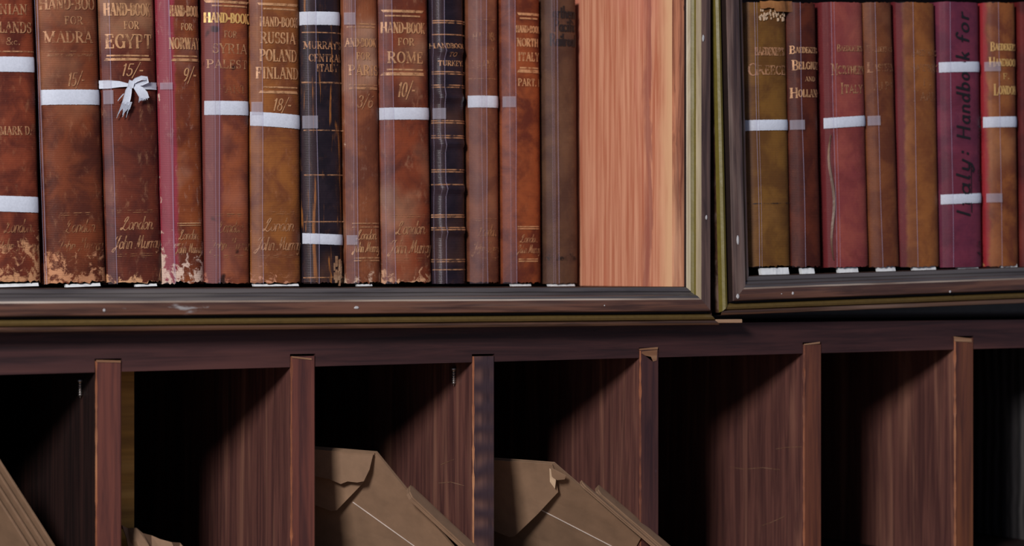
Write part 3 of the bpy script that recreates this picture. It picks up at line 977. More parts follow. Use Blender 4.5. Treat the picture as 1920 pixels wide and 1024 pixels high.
r8 = Book('dark red book at the right frame edge', YR, (1918, 1990), (1921, 1996), YS2, None, .105,
          mk((104, 24, 24), (74, 16, 20), (140, 60, 44), wear=.3), (92, 20, 24), .004, Rg, .0006)

# the handwriting runs from the foot to the head
bm = bmesh.new()
pl = r6.place(.0006)


def hand(tx, px, y0, y1, cap):
    xa, za = r6.loc(px, y0)
    _, zb2 = r6.loc(px, y1)
    draw_text(bm, tx, xa, (za + zb2) / 2, zb2 - za, cap, pl, HAND, math.pi / 2)


hand('Italy:', 1806, 412, 282, .0100)
hand('Handbook', 1806, 264, 98, .0100)
hand('for', 1804, 82, 24, .0098)
x0, z0 = r6.loc(1821, 398)
x1, z1 = r6.loc(1820, 308)
ribbon(bm, [(x0, z0), (x1, z1)], [.0007, .0006], pl)
link('handwritten_title', bm, M['ink'], r6.root)
bm = bmesh.new()
xa, za = r6.loc(1842, 250)
for tx, y0, y1 in (('th', 482, 452), ('e', 388, 372), ('an', 340, 318), ('r', 290, 272), ('na', 262, 236), ('o', 226, 204)):
    xa, za = r6.loc(1838, y0)
    _, zb2 = r6.loc(1838, y1)
    draw_text(bm, tx, xa, (za + zb2) / 2, zb2 - za, .006, pl, HAND, math.pi / 2)
link('handwritten_note', bm, M['ink_faint'], r6.root)

for b, px, ln in ((r1, 1418, (1422,)), (r2, 1503, ()), (r3, 1563, (1568,)), (r4, 1646, ()), (r5, 1714, ()), (r6, 1783, ()), (r7, 1873, ())):
    b.sleeve(px, ln, 250, 'film_thin')
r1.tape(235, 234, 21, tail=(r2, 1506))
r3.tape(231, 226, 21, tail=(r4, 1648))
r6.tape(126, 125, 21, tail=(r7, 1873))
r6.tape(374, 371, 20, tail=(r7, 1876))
r7.tape(229, 228, 22)
for b, x0, x1, ya, yb in ((r1, 1430, 1482, 503, 514), (r2, 1506, 1530, 503, 513), (r3, 1576, 1612, 502, 512), (r4, 1650, 1682, 500, 511), (r5, 1716, 1758, 500, 510), (r6, 1800, 1838, 500, 508), (r7, 1880, 1910, 490, 503)):
    b.foot(x0, x1, ya, yb)

# torn head of the Greece handbook and its loose cap
bm = bmesh.new()
rr = random.Random(3)
for k in range(60):
    x, z = r1.loc(rr.uniform(1423, 1474), rr.uniform(18, 38))
    box(bm, (x - .0002, r1.sy(x) - .0007, z - rr.uniform(.0003, .0012)), (x + rr.uniform(.0001, .0005), r1.sy(x) + .001, z + rr.uniform(.0003, .0012)))
link('torn_lining', bm, M['torn'], r1.root)
bm = bmesh.new()
n = 16
cols = []
for i in range(n + 1):
    f = i / n
    px = 1424 + (1488 - 1424) * f
    x, zt = r1.loc(px, 2 + 2 * noise.noise(Vector((f * 5, 1, 0))))
    _, zl = r1.loc(px, (16 + 5 * noise.noise(Vector((f * 7, 3, 0)))) if f < .42 else 22)
    y = (r1.sy(x) if abs(x) < r1.hw else r1.b) - .0012 - .001 * f
    cols.append((bm.verts.new((x, y, zt)), bm.verts.new((x, y - .0006, zl))))
for i in range(n):
    bm.faces.new((cols[i][1], cols[i + 1][1], cols[i + 1][0], cols[i][0]))
r = bmesh.ops.extrude_face_region(bm, geom=list(bm.faces))
bmesh.ops.translate(bm, verts=[v for v in r['geom'] if isinstance(v, bmesh.types.BMVert)], vec=(0, .0008, 0))
link('torn_head_cap', bm, cloth('torn_cap', (168, 112, 62), (120, 74, 40), (206, 160, 110), 44, .02, .02, wear=.8), r1.root)
# split joint of the red book
bm = bmesh.new()
prev = None
for j in range(41):
    f = j / 40
    px = 1559 + 7 * f - 3 * math.sin(f * 9)
    x, z = r3.loc(px, 252 + 236 * f)
    w = .0012 * (1 - abs(2 * f - 1) ** 3) + .0002 * noise.noise(Vector((f * 30, 0, 0)))
    y = r3.sy(x) - .0010
    cur = (bm.verts.new((x - w, y + .0006, z)), bm.verts.new((x, y - .0004, z)), bm.verts.new((x + w, y + .0004, z)))
    if prev:
        bm.faces.new((cur[0], cur[1], prev[1], prev[0]))
        bm.faces.new((cur[1], cur[2], prev[2], prev[1]))
    prev = cur
link('split_joint', bm, wood('frayed_joint', (110, 78, 56), (54, 34, 28), (150, 116, 88), 33, 'Z', 2), r3.root)

# ------------------------------------------------------------------ the two bookcases
YF = -0.020


def frame_profile(kind='rail', outer=0.0232):
    if kind == 'stile':
        if outer > .0200:
            return PROFILE[:13] + [(.0156, .0062, 5), (.0164, .0044, 5), (.0176, .0028, 5), (.0192, .0022, 5), (.0206, .0034, 5), (outer, .0062, 4), (outer, .032, 4), (0, .032, 4)]
        return [q for q in PROFILE if q[0] < outer - .0001 and q[1] < .03] + [(outer, PROFILE[-5][1], 4), (outer, .032, 4), (0, .032, 4)]
    return PROFILE


def make_profile():
    # (distance out from the opening, depth behind the face, material index of the strip that follows)
    return [(0, .0068, 3), (.0004, .0052, 0), (.0010, .0047, 0), (.0027, .0038, 0), (.0031, .0044, 1), (.0046, .0030, 1), (.0050, .0016, 0), (.0056, .0008, 0),
            (.0068, .0003, 6), (.0078, 0, 2), (.0110, -.0002, 2), (.0142, .0002, 2), (.0147, .0010, 3), (.0149, .0062, 3), (.0160, .0062, 5), (.0170, .0040, 5), (.0184, .0032, 5), (.0196, .0038, 5),
            (.0202, .0056, 4), (.0206, .0040, 4), (.0216, .0034, 4), (.0228, .0040, 4), (.0232, .0055, 4), (.0232, .032, 4), (.0, .032, 4)]


PROFILE = make_profile()


def moulding(name, parent, kind, a, b, mats, sgn=1, outer=0.0232):
    """a mitred length of moulding. rail: a, b = ends of the opening along x. stile: a, b = foot and head along z, sgn = side it stands on"""
    bm = bmesh.new()
    pr = frame_profile(kind, outer)
    n = 60
    ends = []
    for j in range(n + 1):
        f = j / n
        ring = []
        for t, d, mi in pr:
            wob = 0.00012 * noise.noise(Vector((f * 25, t * 500, 3 if kind == 'rail' else 8)))
            if kind == 'rail':
                x0, x1 = a - min(t, outer), b + t
                ring.append(bm.verts.new((x0 + (x1 - x0) * f, d + wob, -t + wob)))
            else:
                z0 = a - t
                z1 = b + t
                ring.append(bm.verts.new((sgn * t + wob, d + wob, z0 + (z1 - z0) * f)))
        ends.append(ring)
    for j in range(n):
        for i in range(len(pr)):
            k = (i + 1) % len(pr)
            fc = bm.faces.new((ends[j][i], ends[j][k], ends[j + 1][k], ends[j + 1][i]))
            fc.material_index = pr[i][2]
    bmesh.ops.recalc_face_normals(bm, faces=bm.faces)
    return link(name, bm, mats, parent)


RAILM = [M['bevel'], M['bevel'], M['fascia'], M['gap'], M['lip'], M['olive_dark'], M['arris']]
STILEM = [M['bead_z'], M['olive'], M['fascia_z'], M['gap'], M['case'], M['case'], M['bead_z']]  # cove in the dark case colour: its shade is put into the colour
HH = .36      # clear height of a case
cl = P(1283, 537.5, YF + .0068)
caseL = thing('bookcase', 'left bookcase with cedar lining and mitred brown frame', 'bookcase', (cl.x, YF, cl.z))
WL = cl.x - .25
moulding('bottom_rail', caseL, 'rail', -WL, 0, RAILM)
so = moulding('frame_stile', caseL, 'stile', 0, HH, STILEM, 1, .0172)
o = moulding('frame_stile', caseL, 'stile', 0, HH, STILEM, -1)
o.location.x = -WL
o = moulding('top_rail', caseL, 'rail', -WL, 0, RAILM)
o.scale.z = -1
o.location.z = HH
xb = (P(1265, 300, YF + .007) - cl).x
bm = bmesh.new()
nz = 60
rows = []
for j in range(nz + 1):    # cedar lining with a chipped front edge
    z = HH * j / nz
    q = noise.noise(Vector((z * 60, 0, 5)))
    q2 = max(0, noise.noise(Vector((z * 25, 3, 5))))
    rows.append([bm.verts.new(p) for p in ((xb, .245, z), (xb, .0100, z), (xb + .0008 + .0012 * q2, .0078 + .0006 * q, z), (xb + .004 + .0015 * q, .0070, z), (xb + .018, .0070, z), (xb + .018, .245, z))])
for j in range(nz):
    for i in range(5):
        fc = bm.faces.new((rows[j][i], rows[j][i + 1], rows[j + 1][i + 1], rows[j + 1][i]))
        fc.material_index = 0 if i == 0 else 1
bmesh.ops.recalc_face_normals(bm, faces=bm.faces)
o = link('cedar_panel', bm, [M['cedar'], M['cedar_edge']], caseL)
o['label'] = 'bare salmon cedar side panel'
boxobj('shelf_board', (-WL, .0070, -.0170), (.018, .245, -.0006), M['case'], caseL)
boxobj('back_panel', (-WL - .02, .245, -.0170), (.018, .257, HH), M['case'], caseL)
boxobj('side_panel', (-WL - .02, .0325, -.0170), (-WL - .004, .245, HH), M['case'], caseL)
boxobj('top_panel', (-WL - .02, .0325, HH + .0006), (.018, .257, HH + .018), M['case'], caseL)

cr_ = P(1402, 517.5, YF + .0068)
ROLL = -math.radians(1.55)
caseR = thing('bookcase', 'right bookcase with olive-edged frame, tilted slightly up to the right', 'bookcase', (cr_.x, YF, cr_.z), ROLL)
HR = .22
WR = .36
STILER = [M['fascia_z'], M['olive'], M['fascia_z'], M['gap'], M['lip'], M['olive'], M['fascia_z']]
moulding('bottom_rail', caseR, 'rail', 0, WR, RAILM, 1, .0215)
moulding('frame_stile', caseR, 'stile', 0, HR, STILER, -1, .0215)
o = moulding('frame_stile', caseR, 'stile', 0, HR, STILER, 1)
o.location.x = WR
o = moulding('top_rail', caseR, 'rail', 0, WR, RAILM)
o.scale.z = -1
o.location.z = HR
boxobj('shelf_board', (-.002, .0070, -.0170), (WR + .002, .16, -.0006), M['case'], caseR)
boxobj('back_panel', (-.016, .16, -.0170), (WR + .016, .172, HR), M['case'], caseR)
boxobj('side_panel', (-.016, .0328, -.0170), (-.003, .16, HR), M['case'], caseR)
boxobj('side_panel', (WR + .003, .0328, -.0170), (WR + .016, .16, HR), M['case'], caseR)
boxobj('top_panel', (-.016, .0328, HR + .0006), (WR + .016, .172, HR + .018), M['case'], caseR)


def blob(name, parent, x, y, z, rx, rz, mat):
    bm = bmesh.new()
    bmesh.ops.create_icosphere(bm, subdivisions=2, radius=1)
    for v in bm.verts:
        k = 1 + .35 * noise.noise(v.co * 1.7 + Vector((x * 900, 0, z * 900)))
        v.co = Vector((x + v.co.x * rx * .72 * k, y + v.co.y * .0003, z + v.co.z * rz * .72 * k))
    link(name, bm, mat, parent, True)


for px, py, rx, rz in ((195, 582, .0010, .0012), (668, 577, .0022, .0012), (1133, 573, .0006, .0006)):
    p = P(px, py, YF) - Vector((cl.x, YF, cl.z))
    blob('paint_spot', caseL, p.x, -.0003, p.z, rx, rz, M['spot'])
for px, py, rx, rz in ((1318, 72, .0012, .0030), (1324, 408, .0010, .0022)):
    p = P(px, py, YF) - Vector((cl.x, YF, cl.z))
    blob('paint_spot', caseL, p.x, -.0003, p.z, rx, rz, M['spot'])
ri = Matrix.Rotation(-ROLL, 3, 'Y')
for px, py, rx, rz in ((1486, 550, .0011, .0014), (1781, 547, .0011, .0011), (1383, 450, .0012, .0042), (1383, 556, .0016, .0022), (1465, 551, .0005, .0005)):
    p = ri @ (P(px, py, YF) - Vector((cr_.x, YF, cr_.z)))
    blob('paint_spot', caseR, p.x, -.0003, p.z, rx, rz, M['spot'])

# ------------------------------------------------------------------ pigeonhole desk
DEP = .255
ZF = 1.3175                        # cubby floor
zA, zB = P(0, 703, 0), P(1920, 652, 0)


def zrail(x):
    f = (x - zA.x) / (zB.x - zA.x)
    return zA.z + (zB.z - zA.z) * f


ZT = P(1340, 605, YF).z - .0006   # top of the cabinet
XL, XR = .22, 1.30
desk = thing('pigeonhole_desk', 'dark stained pigeonhole desk of open cubbies under the bookcases', 'desk', (0, 0, 0))
div = [(-215, -165, 680), (179, 227, 677), (545, 590, 668), (886, 926, 668), (1199, 1234, 656), (1506, 1539, 646), (1789, 1824, 634), (2053, 2086, 626)]
D = []
for a, b, yt in div:
    D.append((P(a, 850, 0).x, P(b, 850, 0).x, P((a + b) / 2, yt, 0).z))
bm = bmesh.new()
xs = [XL]
for x0, x1, zt in D:
    xs += [x0 - .0004, x1 + .0004]
xs.append(XR)
for i in range(len(xs) - 1):
    x0, x1 = xs[i], xs[i + 1]
    zb0, zb1 = zrail(x0), zrail(x1)
    if i % 2 == 1:
        zb0 = zb1 = D[i // 2][2] + .0013
    vs = [bm.verts.new(p) for p in ((x0, 0, zb0), (x1, 0, zb1), (x1, 0, ZT), (x0, 0, ZT), (x0, .018, zb0), (x1, .018, zb1), (x1, .018, ZT), (x0, .018, ZT))]
    for f in ((0, 1, 2, 3), (7, 6, 5, 4), (0, 4, 5, 1), (3, 2, 6, 7), (0, 3, 7, 4), (1, 5, 6, 2)):
        bm.faces.new([vs[k] for k in f])
o = link('top_rail', bm, M['cab_x'], desk)
ZC = 1.452
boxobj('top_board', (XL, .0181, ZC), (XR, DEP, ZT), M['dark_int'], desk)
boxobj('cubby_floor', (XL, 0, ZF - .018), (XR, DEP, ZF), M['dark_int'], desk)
boxobj('writing_ledge', (XL, -.42, ZF - .022), (XR, -.0003, ZF - .0004), wood('pale_ledge', (176, 138, 100), (150, 112, 78), (190, 154, 116), 41, 'X', .6, .5, .3), desk, .003)  # unseen ledge under the envelopes, made pale and deep to bounce light up
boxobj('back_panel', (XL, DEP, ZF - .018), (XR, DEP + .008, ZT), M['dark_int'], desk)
boxobj('end_panel', (XL - .018, 0, ZF - .018), (XL, DEP + .008, ZT), M['cab'], desk)
boxobj('end_panel', (XR, 0, ZF - .018), (XR + .018, DEP + .008, ZT), M['cab'], desk)
boxobj('lower_case', (XL - .018, -.40, 0), (XR + .018, DEP, ZF - .0225), M['case'], desk, .003)

m_ripple = wood('rippled_pine', (78, 54, 54), (44, 30, 36), (104, 74, 66), 21, 'Z', 1, 0.45, 0.5, (140, 96, 72), .2, ('Z', 26, (56, 40, 46), 5.0), .4)
m_orange = wood('orange_pine', (108, 62, 44), (70, 38, 32), (134, 82, 46), 22, 'Z', .8, 0.45, 0.45, (60, 40, 44), .3)
m_red = wood('red_pine', (104, 58, 48), (64, 35, 34), (122, 72, 58), 23, 'Z', .8, 0.42, 0.5, (72, 48, 56), .3)
m_plum = wood('plum_pine', (72, 42, 40), (46, 26, 30), (94, 58, 50), 24, 'Z', 1, 0.45, 0.5, (86, 70, 84), .3)
m_face = wood('bleached_face_pine', (112, 72, 64), (78, 49, 47), (142, 98, 82), 25, 'Z', 1.0, 0.40, 0.5, (66, 42, 46), .30, None, .25)
m_grey = wood('grey_reeded_face', (84, 81, 82), (70, 66, 68), (98, 93, 92), 26, 'Z', .8, 0.5, 0.4, None, .3, ('Y', 34, (48, 46, 48), 2.5), .5)
xe_ = P(252, 850, .046).x
o = boxobj('yellow_batten', (D[1][1] + .0004, .046, ZF + .0004), (xe_, .062, ZC - .0004), M['back_yellow'], desk, .0004)
o['label'] = 'yellow horizontally grained batten fixed beside a divider'
fm = [M['cab'], m_red, m_red, m_ripple, m_plum, m_orange, m_orange, M['cab']]
for i, (x0, x1, zt) in enumerate(D):
    # plan: chamfered front arrises, the left one rubbed pale
    bm = bmesh.new()
    nz = 50
    rows = []
    for j in range(nz + 1):
        z = ZF + .0003 + (zt - ZF - .0003) * j / nz
        q = noise.noise(Vector((z * 120, i * 7, 0)))
        q2 = noise.noise(Vector((z * 300, i * 3, 5)))
        ch = .0006 + .0007 * q + .0003 * q2
        ch = max(.00015, ch)
        yf = -.0009
        rows.append([bm.verts.new(p) for p in ((x0, DEP - .0003, z), (x0, yf + ch * 1.8, z), (x0 + ch, yf, z), (x1 - .0006, yf, z), (x1, yf + .0006, z), (x1, DEP - .0003, z))])
    mi = [0, 2, 1, 1, 0, 0]
    for j in range(nz):
        for k in range(6):
            kk = (k + 1) % 6
            fc = bm.faces.new((rows[j][k], rows[j][kk], rows[j + 1][kk], rows[j + 1][k]))
            fc.material_index = mi[k]
    bm.faces.new(list(reversed(rows[0])))
    bm.faces.new(rows[-1])
    bmesh.ops.recalc_face_normals(bm, faces=bm.faces)
    face = M['dark_int'] if i == 1 else (m_grey if i == 7 else m_face)
    # the tenon that enters the rail is only as deep as the rail
    dv = link('divider', bm, [face, fm[i], M['cab_edge']], desk)


def screw(x, y, z, length):
    bm = bmesh.new()
    n, m = 10, 26
    rows = []
    for j in range(m + 1):
        f = j / m
        r = (.0011 if f > .12 else .0019) * (1 if f < .85 else max(.15, (1 - f) / .15))
        r *= 1 + .22 * math.sin(f * 46) * (f > .15)
        rows.append([bm.verts.new((x + r * math.cos(k * 2 * math.pi / n), y + r * math.sin(k * 2 * math.pi / n), z - f * length)) for k in range(n)])
    for j in range(m):
        for k in range(n):
            bm.faces.new((rows[j][k], rows[j][(k + 1) % n], rows[j + 1][(k + 1) % n], rows[j + 1][k]))
    bm.faces.new(rows[0])
    bmesh.ops.recalc_face_normals(bm, faces=bm.faces)
    o = link('screw', bm, M['steel'], desk, True)
    o['label'] = 'bare steel screw against a cubby wall'


screw(D[3][0] - .0013, .022, P(862, 690, .02).z, .0105)
screw(D[1][0] - .0013, .022, P(150, 712, .02).z, .0100)


def chip(pts):
    bm = bmesh.new()
    vs = []
    for px, py in pts:
        p = P(px, py, -.0011)
        vs.append(bm.verts.new((p.x, -.0010, p.z)))
    f = bm.faces.new(vs)
    bmesh.ops.triangulate(bm, faces=[f])
    r = bmesh.ops.extrude_face_region(bm, geom=list(bm.faces))
    bmesh.ops.translate(bm, verts=[v for v in r['geom'] if isinstance(v, bmesh.types.BMVert)], vec=(0, -.0004, 0))
    bmesh.ops.recalc_face_normals(bm, faces=bm.faces)
    o = link('bare_wood_chip', bm, M['chip'], desk)


chip([(1204, 659), (1232, 656), (1231, 676), (1224, 678), (1220, 669), (1210, 667), (1203, 663)])
chip([(1788, 631), (1821, 635), (1822, 642), (1790, 640)])
chip([(1198, 654), (1233, 651), (1233, 655), (1199, 657)])
chip([(1507, 645), (1537, 641), (1537, 644), (1508, 647)])
chip([(546, 668), (584, 672), (584, 675), (548, 671)])
chip([(180, 675), (226, 676), (226, 680), (181, 679)])

def scratch(i, pts, w=.00022):
    """a scored line on the left face of a divider"""
    xf = D[i][0] - .0002
    q = []
    for px, py in pts:
        d = P(px, py, 0) - CAM
        p = CAM + d * ((xf - CAM.x) / d.x)
        q.append((p.y, p.z))
    bm = bmesh.new()
    ribbon(bm, q, [w * (.4 + .6 * math.sin(math.pi * (k + .5) / len(q))) for k in range(len(q))], lambda y, z: (xf, y, z))
    r = bmesh.ops.extrude_face_region(bm, geom=list(bm.faces))
    bmesh.ops.translate(bm, verts=[v for v in r['geom'] if isinstance(v, bmesh.types.BMVert)], vec=(.00015, 0, 0))
    link('scratch', bm, M['chip'], desk)


scratch(5, [(1368, 876), (1395, 880), (1430, 877), (1462, 881)])
scratch(5, [(1455, 842), (1475, 839), (1502, 838)])
scratch(5, [(1428, 986), (1445, 980), (1472, 968)])
scratch(3, [(822, 906), (845, 904), (870, 911)])
scratch(3, [(850, 862), (835, 868), (826, 872)])

# packing strip under the corner of the right case
bm = bmesh.new()
a, b = P(1343, 592, YF + .004), P(1392, 602, YF + .004)
box(bm, (a.x, YF + .004, ZT + .0002), (b.x, .06, ZT + .0024), 0, .0004)
o = link('wooden_shim', bm, M['chip'])
o['label'] = 'small reddish wooden shim under the lower left corner of the right bookcase'
o['category'] = 'shim'

# ------------------------------------------------------------------ envelopes
def envelope_frame(c, a, b, Yc, Ya):
    C, A = P(*c, Yc), P(*a, Ya)
    best, bd_ = None, 9
    for k in range(-300, 200):
        q = P(*b, k * .0005)
        v = abs((C - A).dot(q - A))
        if v < bd_:
            best, bd_ = q, v
    u = (C - A).normalized()
    v = (best - A).normalized()
    n = v.cross(u).normalized()
    if n.y > 0:
        n = -n
    v = n.cross(u) if n.cross(u).dot(v) > 0 else u.cross(n)
    return A, u, v, n, (C - A).length


def sheet(bm, fr, poly, lift, thick, mi=0, curl=None, sub=6):
    """a sheet of paper: polygon in (along the top edge, down the side) metres, lifted off the envelope plane"""
    A, u, v, n, w = fr
    vs = [bm.verts.new((x, y, 0)) for x, y in poly]
    f = bm.faces.new(vs)
    f.material_index = mi
    nf = [f]
    if sub:
        bmesh.ops.triangulate(bm, faces=nf)
        mine = [g for g in bm.faces if all(q in vs for q in g.verts)]
        es = list({e for g in mine for e in g.edges})
        bmesh.ops.subdivide_edges(bm, edges=es, cuts=sub, use_grid_fill=True)
    return vs


def paper(name, fr, poly, lift, thick, mat, parent, curl=lambda x, y: 0.0, sub=5):
    A, u, v, n, w = fr
    bm = bmesh.new()
    f = bm.faces.new([bm.verts.new((x, y, 0)) for x, y in poly])
    bmesh.ops.triangulate(bm, faces=[f])
    for k in range(3):
        bmesh.ops.subdivide_edges(bm, edges=list(bm.edges), cuts=1, use_grid_fill=True)
    r = bmesh.ops.extrude_face_region(bm, geom=list(bm.faces))
    top = {q for q in r['geom'] if isinstance(q, bmesh.types.BMVert)}
    for q in bm.verts:
        x, y = q.co.x, q.co.y
        h = lift + curl(x, y) + .0002 * noise.noise(Vector((x * 70, y * 70, lift * 999))) + (0 if q in top else -thick)
        q.co = A + u * x + v * y + n * h
    bmesh.ops.recalc_face_normals(bm, faces=bm.faces)
    return link(name, bm, mat, parent)


def rounded(w, l, r=.003, x0=0.0):
    pts = []
    for cx, cy, a0 in ((w - r, l - r, 0), (x0 + r, l - r, 90), (x0 + r, r, 180), (w - r, r, 270)):
        for k in range(4):
            a = math.radians(a0 + 30 * k)
            pts.append((cx + r * math.cos(a), cy + r * math.sin(a)))
    return pts


def mkenv(label_, fr, wide, off, su, sv, thick=.0010, group='brown envelopes in the cubbies', rest=True):
    """a slim kraft envelope parallel to fr, shifted by su along the top edge, sv down, off in depth"""
    A, u, v, n, w = fr
    A2 = A + u * su + v * sv - n * off
    L_ = (A2.z - ZF - .0010) / -v.z
    root = thing('envelope', label_, 'envelope', A2 + v * L_, 0, group)
    return root, (A2 - root.location, u, v, n, w), L_


def onplane(fr, pts, off=0.0):
    """frame points laid on the plane of an envelope, as (along the head, down the side)"""
    A, u, v, n, w = fr
    out = []
    for px, py in pts:
        d = P(px, py, 0) - CAM
        q = CAM + d * ((A - n * off - CAM).dot(n) / d.dot(n)) - A
        out.append((q.dot(u), q.dot(v)))
    return out


def down_to(pt, a, Ln):
    """carry the edge a -> pt on to the foot of the envelope"""
    k = (Ln - a[1]) / max(1e-6, pt[1] - a[1])
    return (a[0] + (pt[0] - a[0]) * k, Ln)


def plane_frame(c, a, b):
    """head corner a, a point c of the head and a point b of the side edge, each (column, row, depth)"""
    C, A, B = P(*c), P(*a), P(*b)
    u, v = (C - A).normalized(), (B - A).normalized()
    n = v.cross(u).normalized()
    if n.dot(CAM - A) < 0:
        n = -n
    return A, u, v, n, (C - A).length


def onplane(fr, pts, off=0.0):
    """frame points laid on the plane of an envelope, as (along the head, down the side)"""
    A, u, v, n, w = fr
    k = u.dot(v)
    out = []
    for px, py in pts:
        d = P(px, py, 0) - CAM
        q = CAM + d * ((A - n * off - CAM).dot(n) / d.dot(n)) - A
        a, b = q.dot(u), q.dot(v)
        out.append(((a - k * b) / (1 - k * k), (b - k * a) / (1 - k * k)))
    return out


def clip(poly, fr, x0, x1):
    """what is left of a sheet between two cubby walls and above the floor"""
    A, u, v, n, w = fr
    for f in (lambda q: x1 - .0012 - q.x, lambda q: q.x - x0 - .0012, lambda q: q.z - ZF - .0016, lambda q: DEP - .004 - q.y):
        out = []
        for i in range(len(poly)):
            p, q = poly[i], poly[(i + 1) % len(poly)]
            a, b = f(A + u * p[0] + v * p[1]), f(A + u * q[0] + v * q[1])
            if a >= 0:
                out.append(p)
            if a * b < 0:
                t = a / (a - b)
                out.append((p[0] + (q[0] - p[0]) * t, p[1] + (q[1] - p[1]) * t))
        poly = out
    return poly


f3 = plane_frame((592, 840, .040), (705, 849, .012), (848, 1024, -.002))
f4 = plane_frame((929, 862, .040), (1038, 870, .012), (1210, 1019, -.004))
f1 = plane_frame((-137, 823, .060), (-24, 832, .012), (98, 1024, -.002))


def foot_of(fr, poly):
    A, u, v, n, w = fr
    pts = [A + u * x + v * y for x, y in poly]
    z = min(p.z for p in pts)
    lo_ = [p for p in pts if p.z < z + .002]
    return sum(lo_, Vector()) / len(lo_)


def front_envelope(fr, label_, cubby, spec):
    A, u, v, n, w = fr
    W_ = .115
    x0, x1 = D[cubby][1], D[cubby + 1][0]
    poly = clip([(0, 0), (W_, 0), (W_, .3), (0, .3)], fr, x0, x1)
    ft = foot_of(fr, poly)
    root = thing('envelope', label_, 'envelope', ft, 0, 'brown envelopes in the cubbies')
    f = (A - ft, u, v, n, w)
    o_ = lambda pts: onplane(fr, pts)
    paper('envelope_back', f, poly, -.0010, .0009, M['kraft'], root)
    paper('envelope_front', f, poly, 0, .0004, M['kraft'], root)
    e = o_(spec['flap'])
    (ax, ay), (bx, by) = e[-2], e[-1]
    tx = max(W_ * .42, bx + .004)
    ty = by + min(.5, max(0, (by - ay) / (bx - ax))) * (tx - bx) * .5
    fl = clip([(.0002, -.0004)] + e + [(tx, ty), (W_ * .98, ay), (W_ * .98, -.0004)], fr, x0, x1)
    paper('flap', f, fl, .0010, .0004, M['kraft2'], root, lambda x, y: .0034 * max(0, y / .03) ** 1.3)
    if 'strip' in spec:
        st = [(.0001, -.0006)] + o_(spec['strip'])
        st = clip(st + [(W_ * .98, st[-1][1]), (W_ * .98, -.0006)], fr, x0, x1)
        paper('flap_strip', f, st, .0030, .0005, M['kraft'], root, lambda x, y: .0040 * max(0, y / .015))
    for k, sc in enumerate(spec.get('scrap', ())):
        paper('torn_scrap', f, o_(sc), .0036 + .0008 * k, .0005, M['torn'] if k == 0 else M['kraft2'], root, lambda x, y: .0020 * max(0, y / .02))
    p0, p1 = [A - ft + u * x + v * y + n * .0003 for x, y in o_(spec['seam'])]
    bm = bmesh.new()
    sd = (p1 - p0).normalized().cross(n) * .00026
    bm.faces.new([bm.verts.new(p) for p in (p0 - sd, p0 + sd, p1 + sd, p1 - sd)])
    r = bmesh.ops.extrude_face_region(bm, geom=list(bm.faces))
    bmesh.ops.translate(bm, verts=[z for z in r['geom'] if isinstance(z, bmesh.types.BMVert)], vec=n * .0003)
    bmesh.ops.recalc_face_normals(bm, faces=bm.faces)
    link('seam', bm, M['seam'], root)
    return root


def packet(label_, A, B, wide, thick=.0030):
    """a narrow envelope jammed behind, its front corner standing out of the cubby"""
    v = (B - A).normalized()
    u = Vector((-.80, -.55, 0))
    u = (u - v * u.dot(v)).normalized()
    n = v.cross(u).normalized()
    if n.y > 0:
        n = -n
    Ln = (A.z - ZF - .0012) / -v.z
    root = thing('envelope', label_, 'envelope', A + v * Ln, 0, 'brown envelopes in the cubbies')
    f = (A - root.location, u, v, n, wide)
    poly = [(wide, .004), (wide * .8, .0012), (wide * .4, 0), (.0012, .0004), (.0002, .002), (0, Ln), (wide, Ln)]
    paper('envelope_back', f, poly, -.0012, thick - .0012, M['kraft'], root)
    paper('envelope_front', f, poly, 0, .0010, M['kraft'], root, lambda x, y: -.0022 * (1 - min(1, x / .004)) ** 2)
    return root


def layer(fr, label_, top, foot, off, cubby, thick=.0015):
    A, u, v, n, w = fr
    A0 = A - n * off
    f0 = (A0, u, v, n, w)
    (x0, y0), (x1, y1) = onplane(f0, [top, foot])
    k = (x1 - x0) / (y1 - y0)
    poly = clip([(x0 + .1, y0), (x0 + .001, y0), (x0, y0 + .001), (x0 + k * .3, y0 + .3), (x0 + k * .3 + .1, y0 + .3)], f0, D[cubby][1], D[cubby + 1][0])
    ft = foot_of(f0, poly)
    root = thing('envelope', label_, 'envelope', ft, 0, 'brown envelopes in the cubbies')
    f = (A0 - ft, u, v, n, w)
    paper('envelope_back', f, poly, -.0012, thick - .0012, M['kraft'], root)
    paper('envelope_front', f, poly, 0, .0010, M['kraft'], root)


front_envelope(f3, 'brown envelope with torn flap in the third cubby', 2, dict(
    flap=[(700, 872), (690, 896), (683, 903), (640, 947)],
    strip=[(700, 872), (692, 891), (680, 893), (662, 891), (650, 895), (628, 887), (601, 882)],
    seam=[(662, 941), (778, 1024)]))
packet('brown envelope with rounded edge behind the torn-flap one', P(772, 905, .006), P(899, 1024, -.004), .0125)
front_envelope(f4, 'brown envelope with whole pointed flap in the fourth cubby', 3, dict(
    flap=[(1042, 884), (1050, 916), (1014, 952), (975, 986)],
    scrap=[[(1034, 872), (1042, 878), (1047, 892), (1046, 906), (1036, 894)], [(1037, 869), (1066, 883), (1064, 889), (1050, 890), (1040, 884)]],
    seam=[(1014, 955), (1148, 1024)]))
packet('brown envelope directly behind the pointed-flap one', P(1092, 897, .010), P(1240, 1024, -.007), .0060, .002)
packet('rearmost brown envelope of the fourth cubby, edge crossing the divider', P(1124, 905, .014), P(1263, 1024, -.0045), .0120, .003)

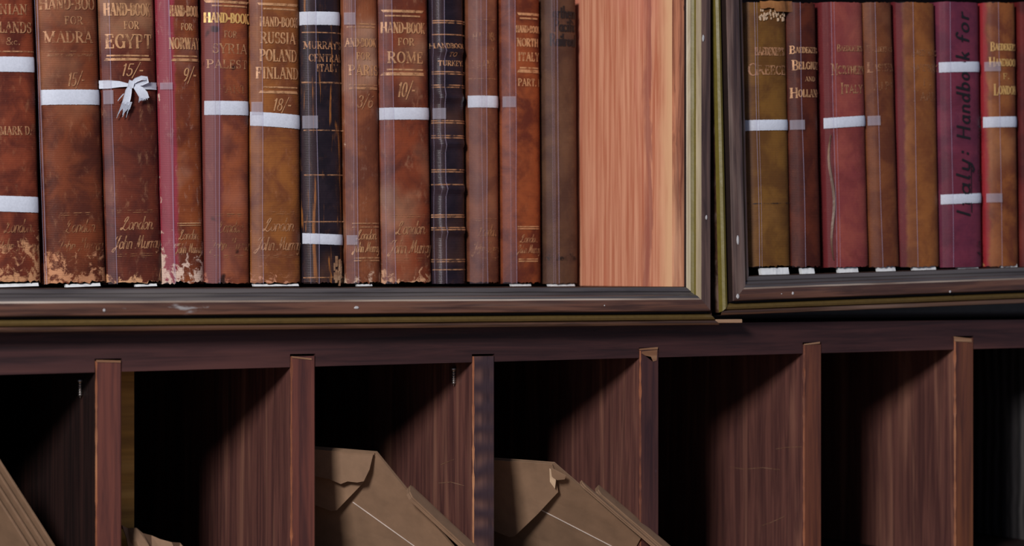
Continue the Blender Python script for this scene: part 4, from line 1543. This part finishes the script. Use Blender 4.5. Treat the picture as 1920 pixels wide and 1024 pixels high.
# the stack leaning at the left frame edge
for lab, a, b, off in (('front envelope of the stack at the lower left frame edge', (-72, 832), (50, 1024), 0.0), ('second envelope of the stack at the lower left frame edge', (-56, 832), (66, 1024), .0036),
                       ('third envelope of the stack at the lower left frame edge', (-40, 832), (82, 1024), .0072), ('rearmost envelope of the stack at the lower left frame edge', (-24, 832), (98, 1024), .0108)):
    layer(f1, lab, a, b, off, 0)

# crumpled paper in the second cubby
pts = [(229, 985), (240, 991), (256, 990), (268, 1000), (284, 1004), (300, 1011), (322, 1017), (338, 1018), (345, 1026)]
base = P(290, 1024, .03)
root = thing('paper_packet', 'crumpled brown paper packet low in the second cubby', 'packet', (base.x, .03, ZF + .0002))
bm = bmesh.new()
rows = []
for i, (px, py) in enumerate(pts):
    yy = .022 + .004 * math.sin(i * 1.9)
    p = P(px, py, yy) - root.location
    col = [(p.x + .001, yy - .03 + .012, p.z - .0015), (p.x, yy - .03, p.z)]
    for k in range(1, 7):
        f = k / 6
        z = p.z * (1 - f)
        col.append((p.x + .002 * math.sin(i * 2.3 + k), yy - .03 - .004 * math.sin(f * 3) - .010 * f + .0022 * noise.noise(Vector((i * 1.3, k * 1.7, 2))), z))
    rows.append([bm.verts.new(c) for c in col])
for i in range(len(rows) - 1):
    for k in range(7):
        bm.faces.new((rows[i][k], rows[i][k + 1], rows[i + 1][k + 1], rows[i + 1][k]))
r = bmesh.ops.extrude_face_region(bm, geom=list(bm.faces))
bmesh.ops.translate(bm, verts=[v for v in r['geom'] if isinstance(v, bmesh.types.BMVert)], vec=(0, .0010, 0))
bmesh.ops.recalc_face_normals(bm, faces=bm.faces)
link('wrapper', bm, M['kraft'], root)

# ------------------------------------------------------------------ the room
structure(boxobj('floor', (-1.6, -2.6, -.05), (2.6, .42, 0), wood('oak_floor', (96, 66, 46), (64, 42, 30), (116, 82, 58), 31, 'X', .3), None, 0))
structure(boxobj('wall_back', (-1.6, .36, 0), (2.6, .42, 2.9), plain('dark_plaster', (90, 84, 78), 0.9, 0.1), None, 0))
